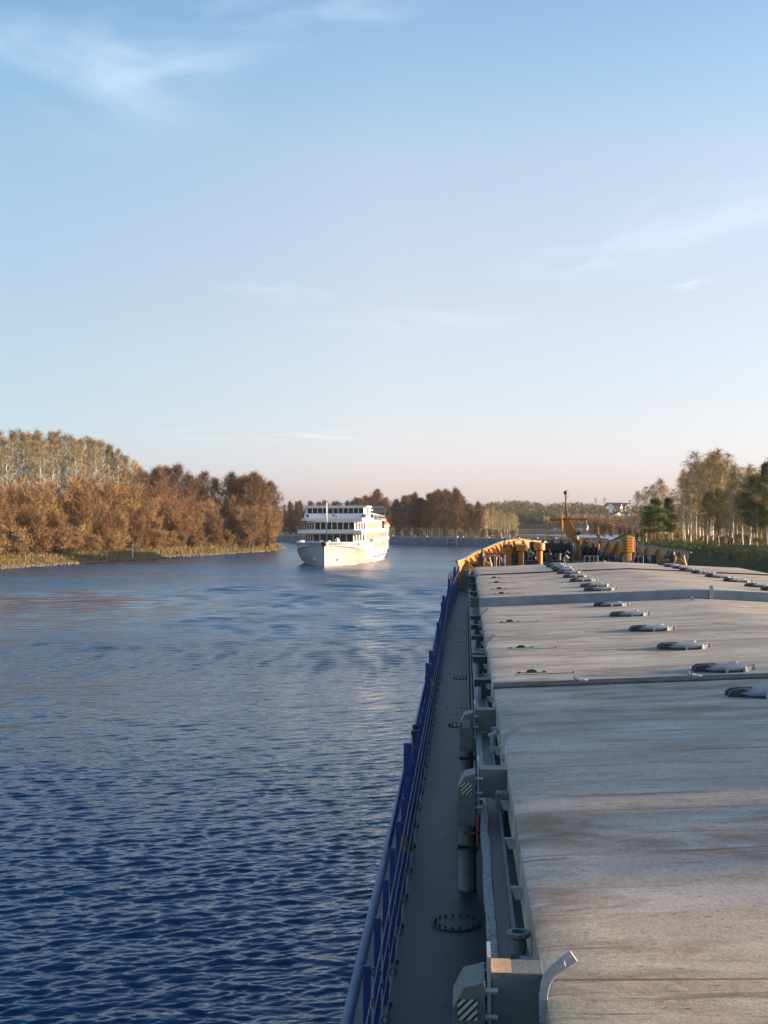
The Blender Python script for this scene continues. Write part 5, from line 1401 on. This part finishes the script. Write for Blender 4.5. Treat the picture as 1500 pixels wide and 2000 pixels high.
# spruces and woods on the quay
for px, z, top in ((556, 575, 985), (566, 580, 978), (578, 585, 979), (589, 590, 984), (572, 572, 995)):
    spruce.plant(brg(px, z), z, 2.5, hgt(top, z) - 2.5, 'dark spruce between the left point and the white cruise ship', 'tree', 'spruces behind the left point', rr, sx=1.0)
top_q = [(540, 992), (590, 984), (640, 982), (690, 978), (738, 962), (765, 975), (800, 970), (850, 966), (890, 962), (925, 985), (960, 992), (1005, 1003)]
def quay_ok(x, z):
    v = Vector((x, z)); inside = False; n_ = len(QUAY)
    for i in range(n_):
        a = QUAY[i]; b = QUAY[(i + 1) % n_]
        if (a[1] > z) != (b[1] > z) and x < (b[0] - a[0]) * (z - a[1]) / (b[1] - a[1]) + a[0]: inside = not inside
    return inside
def quay_tree(kind, px, tab, label, group=None, jit=10, back=(10, 60), **kw):
    for _ in range(300):
        z = rr.uniform(440, 680); x = brg(px, z)
        if not quay_ok(x, z) or (712 < px < 764 and z < 522): continue
        # stay some metres behind the wall
        zz = z
        dmin = 0
        while quay_ok(brg(px, zz), zz) and zz > 400: zz -= 2; dmin += 2
        if back[0] <= dmin <= back[1]:
            return kind.plant(x, z, 2.5, max(3, hgt(lerp_tab(tab, px) + rr.uniform(-jit * .3, jit), z) - 2.5), label, 'tree', group, rr, **kw)
for k in range(26):
    quay_tree(alder, 560 + 200 * (k + rr.random()) / 26, top_q, 'bare brown tree rising behind the roof of the cruise ship', 'trees behind the cruise ship', 14, (10, 90))
for k in range(36):
    quay_tree(alder, 765 + 180 * (k + rr.random()) / 36, top_q, 'bare dark brown tree in the wood behind the concrete quay wall', 'wood behind the quay wall', 16, (12, 60))
quay_tree(alder, 738, [(738, 960)], 'tall bare tree standing above the small pavilion', None, 1, (20, 70)); quay_tree(alder, 890, [(890, 958)], 'tallest round brown tree in the wood behind the quay wall', None, 1, (14, 30))
for k in range(12):
    quay_tree(weep, 945 + 65 * (k + rr.random()) / 12, top_q, 'sunlit tan tree at the low end of the wood behind the quay', 'tan trees at the end of the quay', 8, (8, 70))
for k in range(14):
    quay_tree(pbush, 770 + 235 * (k + rr.random()) / 14, [(0, 1040)], 'low dry bush along the top of the quay wall', 'bushes on the quay', 3, (6, 12))
# pavilion
pv = thing('pavilion', 'small pale stone pavilion with flat stepped roof among bare trees behind the cruise ship', 'pavilion', cf(brg(738, 512), 512, 2.4), YAW)
u = 512 / FPX; zz = lambda py: hgt(py, 512) - 2.4
mb = MB(); mb.box(-16 * u, 16 * u, -2.5, 5, zz(1002), zz(998.5)); mb.box(-15 * u, 15 * u, -2.2, 4.8, zz(998.4), zz(994)); mb.box(-16.5 * u, 16.5 * u, -2.7, 5.2, zz(993.9), zz(991)); mb.prism([(-12 * u, -2), (12 * u, -2), (12 * u, 4), (-12 * u, 4)], zz(990.9), zz(988.5)); obj('roof', mb, M['pavilion'], pv, bevel=.05)
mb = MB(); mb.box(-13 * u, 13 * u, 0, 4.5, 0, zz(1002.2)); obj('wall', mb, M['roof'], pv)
for px in (-15, -2, 13):
    mb = MB(); mb.box(px * u - .3, px * u + .3, -2.3, -1.7, 0, zz(1002.1)); obj('column', mb, M['pavilion'], pv, bevel=.04)
mb = MB(); mb.box(-18 * u, 18 * u, -3, 5.4, -.3, zz(1045)); obj('plinth', mb, M['pavilion'], pv)

def hgt_top(z): return 1011 + (CAM_Z - (4.0 + rr.uniform(.6, 1.3))) * FPX / z
# right bank
top_r = [(1236, 955), (1262, 945), (1290, 934), (1312, 958), (1330, 920), (1352, 886), (1380, 892), (1405, 882), (1425, 896), (1450, 902), (1470, 915), (1490, 896), (1530, 890)]
def zright(px): return lerp_tab([(1320, 236), (1345, 230), (1400, 212), (1460, 198), (1530, 184)], px) + rr.uniform(0, 16)
def right_tree(kind, px, z, top, label, group=None, base=5.5, name=None, sx=None, cat='tree'):
    return kind.plant(brg(px, z), z, base, max(1.0, hgt(top, z) - base), label, cat, group, rr, name, sx)
for k in range(30):
    px = 1328 + 205 * (k + rr.random()) / 30
    right_tree(weep, px, zright(px), lerp_tab(top_r, px) + rr.uniform(-6, 34), 'slender pale-trunked birch in the grove on the right bank', 'birches on the right bank', sx=rr.uniform(.8, 1.1))
right_tree(weep, 1358, 232, 884, 'one of the two tallest birches, at the left end of the right bank grove', sx=1.0)
right_tree(weep, 1403, 220, 880, 'tall birch with wispy crown in the middle of the right bank grove', sx=1.0)
for px, top in ((1248, 958), (1262, 950), (1276, 945), (1290, 934), (1300, 945), (1312, 962)):
    right_tree(weep, px, rr.uniform(244, 256), top + 2, 'lacy birch behind the small green pine on the right bank', 'birches behind the pine', 4.8, sx=1.0)
for k in range(10):
    px = 1330 + 195 * (k + rr.random()) / 10; right_tree(young, px, zright(px), rr.uniform(945, 1000), 'olive-leaved small tree under the birches on the right bank', 'small leafy trees under the birches', sx=1.1)
right_tree(pine, 1278, 240, 974, 'bright green bushy pine with bare lower trunk by the ship bow', None, 4.8, sx=1.35)
right_tree(pine, 1307, 248, 974, 'darker pine behind the bright green pine on the right bank', None, 4.8, sx=.9)
right_tree(pine, 1478, 202, 930, 'dark pine at the right-hand edge of the bank grove', sx=1.2); right_tree(pine, 1508, 196, 905, 'large pine cut by the right edge of the photo', sx=1.2)
for k in range(30):
    px = 1240 + 270 * (k + rr.random()) / 30; right_tree(bush if k % 3 == 0 else pbush, px, zright(px) - 6 if px > 1325 else rr.uniform(236, 250), rr.uniform(1038, 1056), 'low dry bush at the foot of the right bank trees', 'dry bushes on the right bank', cat='bush')
for k in range(16):
    px = 1365 + 150 * (k + rr.random()) / 16; z = rr.uniform(168, 200); x = brg(px, z)
    right_tree(scrub, px, z, hgt_top(z), 'low scrub on the shaded green slope of the right bank', 'scrub on the right bank slope', 4.0, cat='bush')
for k in range(24):
    px = 1150 + 110 * (k + rr.random()) / 24; z = rr.uniform(350, 420)
    right_tree(willow, px, z, rr.uniform(1010, 1032), 'orange-brown willow behind the yellow louvred ventilator', 'willows beyond the bow', 4.6, sx=.8)
# trees further along the same bank, beside the barge: they throw the dapple on the covers
for k, (x, z, h) in enumerate([(60, 13.5, 20), (66, 15.5, 22), (62, 18, 19), (71, 12.5, 22), (59, 20.5, 17)]):
    (birch if k % 2 else alder).plant(x, z, 4.5, h, 'bare tree on the right bank abreast of the bridge, outside the photo', 'tree', 'bank trees abreast of the bridge', rr)
# far woods that read as one mass: trunks and twigs in one object
def far_wood(name, kinds, cells, seed, mat_t, mat_c):
    rr2 = random.Random(seed); T = MB(); C = MB()
    for _ in range(cells[0]):
        px = rr2.uniform(cells[1], cells[2]); z = rr2.uniform(cells[3], cells[4]); top = lerp_tab(cells[5], px) + rr2.uniform(-2, 9)
        base = farz(z); h = max(5, hgt(top, z) - base); w = cf(brg(px, z), z, base); rad = h * rr2.uniform(.20, .32)
        T.tube([w, w + Vector((0, 0, h * .8))], [.22, .06], 4)
        for q in range(90):
            v = rv(rr2); c = w + Vector((v.x * rad, v.y * rad, h * .60 + v.z * h * .40)) * 1.0
            d = Vector((v.x, v.y, .9)).normalized() * rr2.uniform(1.2, 2.6); b = rv(rr2) * rr2.uniform(.16, .34)
            C.add([c - b, c + b, c + d], [(0, 1, 2)])
    a = obj(name, C, mat_c, None, fix=False); a['kind'] = 'stuff'; b = obj('wood_trunks', T, mat_t, a, fix=False); b['kind'] = 'stuff'
    return a
def farz(z): return lerp_tab([(740, 0), (770, 2), (840, 4), (960, 7), (1140, 13), (1300, 16), (2000, 16)], z)
top_f = [(880, 992), (940, 987), (980, 980), (1020, 980), (1050, 984), (1090, 985), (1130, 984), (1170, 988), (1200, 992), (1250, 992), (1300, 985), (1500, 985)]
far_wood('far_wood', None, (240, 900, 1180, 960, 1250, top_f), 5, M['bark_dark'], m_twig('far_wood_twigs', [(.13, .11, .06), (.19, .16, .08), (.12, .13, .055), (.17, .12, .07)]))
far_wood('hillside_wood', None, (150, 1160, 1520, 1050, 1400, [(1160, 986), (1180, 1000), (1230, 1004), (1260, 994), (1520, 985)]), 6, M['bark_dark'], m_twig('hill_twigs', [(.14, .11, .075), (.19, .15, .09), (.12, .11, .07)]))
far_wood('shore_thicket', None, (150, 1040, 1260, 810, 930, [(1000, 1016), (1060, 1012), (1150, 1012), (1260, 1014)]), 7, M['bark_dark'], m_twig('thicket_twigs', [(.17, .12, .065), (.24, .16, .08), (.15, .11, .06)]))
far_wood('evergreen_wood', None, (70, 1005, 1090, 830, 950, [(1000, 1008), (1050, 1004), (1090, 1008)]), 8, M['bark_dark'], m_twig('evergreen_twigs', [(.045, .06, .025), (.07, .085, .03), (.05, .055, .03)]))
# houses on the hill
def gable_house(px, z, base, w, d, hw_, hr, rot, wall, label, name='house'):
    o = thing(name, label, 'house', cf(brg(px, z), z, base), YAW + rot)
    m = MB(); m.ext([(-w / 2, -1), (w / 2, -1), (w / 2, hw_), (0, hw_ + hr - .15), (-w / 2, hw_)], -d / 2, d / 2, 'y'); wl_ = obj('wall', m, wall, o)
    m = MB(); e = .5
    for s in (-1, 1):
        m.add([(s * (w / 2 + e), -d / 2 - e, hw_ - e * hr / (w / 2)), (s * (w / 2 + e), d / 2 + e, hw_ - e * hr / (w / 2)), (0, d / 2 + e, hw_ + hr), (0, -d / 2 - e, hw_ + hr),
               (s * (w / 2 + e), -d / 2 - e, hw_ - e * hr / (w / 2) + .2), (s * (w / 2 + e), d / 2 + e, hw_ - e * hr / (w / 2) + .2), (0, d / 2 + e, hw_ + hr + .2), (0, -d / 2 - e, hw_ + hr + .2)], [(0, 1, 2, 3), (7, 6, 5, 4), (0, 4, 5, 1), (0, 3, 7, 4), (1, 5, 6, 2)])
    obj('roof', m, M['roof'], o)
    for x in (-w * .25, w * .22):
        m = MB(); m.box(x - .6, x + .6, -d / 2 - .06, -d / 2 - .02, hw_ * .35, hw_ * .75); obj('window', m, M['glass'], o)
    return o
gable_house(1189, 1180, hgt(1004, 1180), 11, 12, 5.0, 5.0, .1, M['white'], 'white-gabled dark-roofed house high on the far hill')
gable_house(1203, 1230, hgt(1000, 1230), 12, 10, 4.5, 4.0, 1.2, M['pavilion'], 'dark-roofed house just right of the white gable on the far hill')
gable_house(1222, 1260, hgt(1000, 1260), 9, 9, 5, 3.4, .5, M['steel'], 'grey house at the right end of the hilltop row')
gable_house(1206, 1100, hgt(1014, 1100), 9, 9, 3.8, 2.6, .3, M['white'], 'white cottage below the hilltop houses, sunlit gable')
gable_house(1220, 1110, hgt(1014, 1110), 7, 8, 3.2, 2.4, 1.0, M['pavilion'], 'small pale cottage right of the white one below the hilltop')
gable_house(1083, 800, hgt(1043, 800), 3.6, 4, 2.6, 1.6, .1, M['white'], 'little white boathouse on the far shore behind the ship mast', 'boathouse')
# pylons
def pylon(px, z, top, label):
    base = farz(z); h = hgt(top, z) - base; o = thing('power_pylon', label, 'pylon', cf(brg(px, z), z, base), YAW + .3, 'pylons on the far hill')
    m = MB(); b = h * .09; t = .35
    for sx, sy in ((-1, -1), (1, -1), (1, 1), (-1, 1)): m.tube([(sx * b, sy * b, 0), (sx * t, sy * t, h)], .13, 4)
    N = 8
    for k in range(N):
        z0, z1 = h * k / N, h * (k + 1) / N; w0, w1 = b + (t - b) * k / N, b + (t - b) * (k + 1) / N
        for s in (-1, 1): m.tube([(-w0, s * w0, z0), (w1, s * w1, z1)], .08, 4); m.tube([(s * w0, w0, z0), (s * w1, -w1, z1)], .08, 4)
    obj('lattice', m, M['galv'], o)
    for f, L in ((.72, h * .13), (.82, h * .16), (.92, h * .11)):
        m = MB(); m.tube([(-L, 0, h * f), (0, 0, h * f + .8), (L, 0, h * f)], .12, 4); m.tube([(-L, 0, h * f), (L, 0, h * f)], .09, 4); obj('cross_arm', m, M['galv'], o)
pylon(1164, 1300, 972, 'left-hand lattice pylon above the trees of the far hill'); pylon(1181, 1280, 972, 'taller lattice pylon beside the white-gabled hill house'); pylon(1231, 1150, 976, 'broad lattice pylon right of the hill houses'); pylon(1146, 1000, 1001, 'low pylon standing in front of the hill wood behind the ship mast')

# ================================================================== light, sky, camera
EL = R(10.0)
sun_dir = RGT * math.cos(EL) + FWD * 0.0 + Vector((0, 0, math.sin(EL)))
L = bpy.data.lights.new('sun', 'SUN'); L.energy = SUN_E; L.angle = R(0.55); L.color = (1.0, 0.76, 0.51)
so = bpy.data.objects.new('sun', L); COL.objects.link(so)
so.rotation_euler = sun_dir.to_track_quat('Z', 'Y').to_euler(); so.location = (60, 0, 60)
W = bpy.data.worlds.new('World'); scene.world = W; W.use_nodes = True
nt = W.node_tree; bg = nt.nodes['Background']
sky = nt.nodes.new('ShaderNodeTexSky'); sky.sky_type = 'NISHITA'; sky.sun_disc = False
sky.sun_elevation = EL; sky.sun_rotation = math.atan2(sun_dir.x, sun_dir.y)
sky.altitude = 100; sky.air_density = SKY[0]; sky.dust_density = SKY[1]; sky.ozone_density = SKY[2]
# thin cirrus in the sky itself
def wn(ty, **kw):
    x = nt.nodes.new(ty)
    for k, v in kw.items(): setattr(x, k, v)
    return x
def wm(op, a, b=0.0, c=None, clamp=False):
    x = wn('ShaderNodeMath', operation=op, use_clamp=clamp)
    for s, v in zip(x.inputs, (a, b) if c is None else (a, b, c)):
        if isinstance(v, (int, float)): s.default_value = v
        else: nt.links.new(v, s)
    return x.outputs[0]
tc = wn('ShaderNodeTexCoord')
# azimuth / elevation of the direction
sp = wn('ShaderNodeSeparateXYZ'); nt.links.new(tc.outputs['Generated'], sp.inputs[0])
azi = wm('ARCTAN2', sp.outputs['X'], sp.outputs['Y']); ele = wm('ARCSINE', sp.outputs['Z'])
def dirang(px, py):
    return math.atan((px - 750) / FPX) - YAW, math.atan((1011 - py) / FPX)
def cloud(px, py, wpx, hpx, tilt, nscale, lo, hi, amt, seed):
    a0, e0 = dirang(px, py); wa, he = wpx / FPX, hpx / FPX
    da = wm('SUBTRACT', azi, a0); de = wm('SUBTRACT', ele, e0)
    u = wm('ADD', wm('MULTIPLY', da, math.cos(tilt)), wm('MULTIPLY', de, math.sin(tilt))); v = wm('SUBTRACT', wm('MULTIPLY', de, math.cos(tilt)), wm('MULTIPLY', da, math.sin(tilt)))
    un = wm('DIVIDE', u, wa); vn = wm('DIVIDE', v, he)
    cb = wn('ShaderNodeCombineXYZ'); nt.links.new(un, cb.inputs[0]); nt.links.new(vn, cb.inputs[1]); cb.inputs[2].default_value = seed
    no = wn('ShaderNodeTexNoise'); no.inputs['Scale'].default_value = nscale; no.inputs['Detail'].default_value = 3.5; no.inputs['Roughness'].default_value = .5; no.inputs['Distortion'].default_value = .3
    nt.links.new(cb.outputs[0], no.inputs['Vector'])
    r2 = wm('ADD', wm('MULTIPLY', un, un), wm('MULTIPLY', vn, vn))
    fall = wm('SUBTRACT', 1.0, r2, clamp=True); fall = wm('MULTIPLY', fall, fall)
    mr = wn('ShaderNodeMapRange'); mr.interpolation_type = 'SMOOTHSTEP'; mr.inputs[1].default_value = lo; mr.inputs[2].default_value = hi
    nt.links.new(no.outputs['Fac'], mr.inputs[0])
    return wm('MULTIPLY', wm('MULTIPLY', fall, mr.outputs[0]), amt)
parts_ = [cloud(120, 160, 420, 150, R(-8), 1.1, .30, .9, .42, 1.0), cloud(340, 90, 330, 110, R(12), 1.3, .32, .9, .38, 4.0), cloud(590, 20, 380, 90, R(6), 1.3, .4, .85, .28, 7.0), cloud(1420, 430, 360, 90, R(14), 1.2, .32, .9, .34, 2.0),
          cloud(1160, 520, 240, 45, R(2), 1.4, .32, .9, .28, 3.0), cloud(1350, 567, 60, 14, R(8), 1.4, .3, .8, .35, 5.0), cloud(840, 630, 400, 36, R(-2), 1.6, .32, .85, .16, 6.0), cloud(540, 572, 150, 24, R(-4), 1.6, .35, .8, .2, 8.0)]
thin = wm('MULTIPLY', cloud(560, 850, 330, 22, R(0), 2.2, .46, .68, .16, 9.0), 1.0)
tot = parts_[0]
for p in parts_[1:]: tot = wm('ADD', tot, p, clamp=True)
def wmix(fac, a, b):
    x = wn('ShaderNodeMix', data_type='RGBA')
    for s, v in ((x.inputs[0], fac), (x.inputs[6], a), (x.inputs[7], b)):
        if isinstance(v, tuple): s.default_value = v
        else: nt.links.new(v, s)
    return x.outputs[2]
# white balance of the sky with height: milky rose at the horizon, clean blue overhead
wb = wn('ShaderNodeValToRGB'); cr_ = wb.color_ramp
stops = [(0.0, (1.02, 1.06, 2.2)), (.03, (1.02, 1.03, 1.9)), (.06, (1.04, 1.0, 1.52)), (.09, (1.08, 1.0, 1.30)), (.157, (1.27, 1.08, 1.20)), (.212, (1.40, 1.19, 1.28)), (.267, (1.46, 1.30, 1.31)), (.32, (1.26, 1.30, 1.38)), (.37, (1.12, 1.23, 1.38)), (.43, (1.02, 1.19, 1.41)), (.57, (.86, 1.14, 1.5)), (1.0, (.78, 1.02, 1.35))]
while len(cr_.elements) < len(stops): cr_.elements.new(.5)
for e_, (p_, c_) in zip(cr_.elements, stops): e_.position = p_; e_.color = (*[v / 2 for v in c_], 1)
nt.links.new(ele, wb.inputs['Fac'])
gain = wn('ShaderNodeMix', data_type='RGBA', blend_type='MULTIPLY'); gain.inputs[0].default_value = 1.0
nt.links.new(sky.outputs[0], gain.inputs[6]); nt.links.new(wb.outputs['Color'], gain.inputs[7])
g2 = wn('ShaderNodeMix', data_type='RGBA', blend_type='MULTIPLY'); g2.inputs[0].default_value = 1.0; g2.clamp_result = False
nt.links.new(gain.outputs[2], g2.inputs[6]); g2.inputs[7].default_value = (2, 2, 2, 1)
# and a little deeper away from the sun
az_ = wn('ShaderNodeValToRGB'); ca_ = az_.color_ramp; nt.links.new(wm('ADD', azi, .5), az_.inputs['Fac'])
for e_, (p_, c_) in zip(ca_.elements, [(.17, (.74, .86, .91)), (.44, (1, 1, 1))]): e_.position = p_; e_.color = (*c_, 1)
g3 = wn('ShaderNodeMix', data_type='RGBA', blend_type='MULTIPLY'); g3.inputs[0].default_value = 1.0
nt.links.new(g2.outputs[2], g3.inputs[6]); nt.links.new(az_.outputs['Color'], g3.inputs[7])
c = wmix(tot, g3.outputs[2], CLOUD); c = wmix(thin, c, CLOUD2)
nt.links.new(c, bg.inputs['Color']); bg.inputs['Strength'].default_value = SKY_S

# evening air
mb = MB(); mb.box(-900, 1100, -120, 2300, -1.8, 48)
hz = NT('haze'); t_ = hz.t; t_.nodes.remove(hz.b); pvn = t_.nodes.new('ShaderNodeVolumePrincipled'); pvn.inputs['Density'].default_value = HAZE; pvn.inputs['Color'].default_value = (.86, .88, .93, 1)
t_.links.new(pvn.outputs[0], [n for n in t_.nodes if n.type == 'OUTPUT_MATERIAL'][0].inputs['Volume'])
if HAZE: ho = obj('haze', mb, hz.m, None); ho['kind'] = 'stuff'
cam = bpy.data.cameras.new('camera'); co = bpy.data.objects.new('camera', cam); COL.objects.link(co)
cam.sensor_fit = 'VERTICAL'; cam.sensor_height = 36.0; cam.sensor_width = 27.0; cam.lens = 36.0 * FPX / 2000.0
cam.clip_start = 0.1; cam.clip_end = 6000
co.location = (0, 0, CAM_Z); co.rotation_euler = (R(90) + math.atan(11 / FPX), 0, YAW)
scene.camera = co
scene.render.resolution_x = 768; scene.render.resolution_y = 1024
scene.view_settings.view_transform = 'Standard'; scene.view_settings.look = 'None'; scene.view_settings.exposure = EXPO; scene.view_settings.gamma = 1
scene.cycles.max_bounces = 6; scene.cycles.transparent_max_bounces = 4; scene.cycles.caustics_reflective = False; scene.cycles.caustics_refractive = False
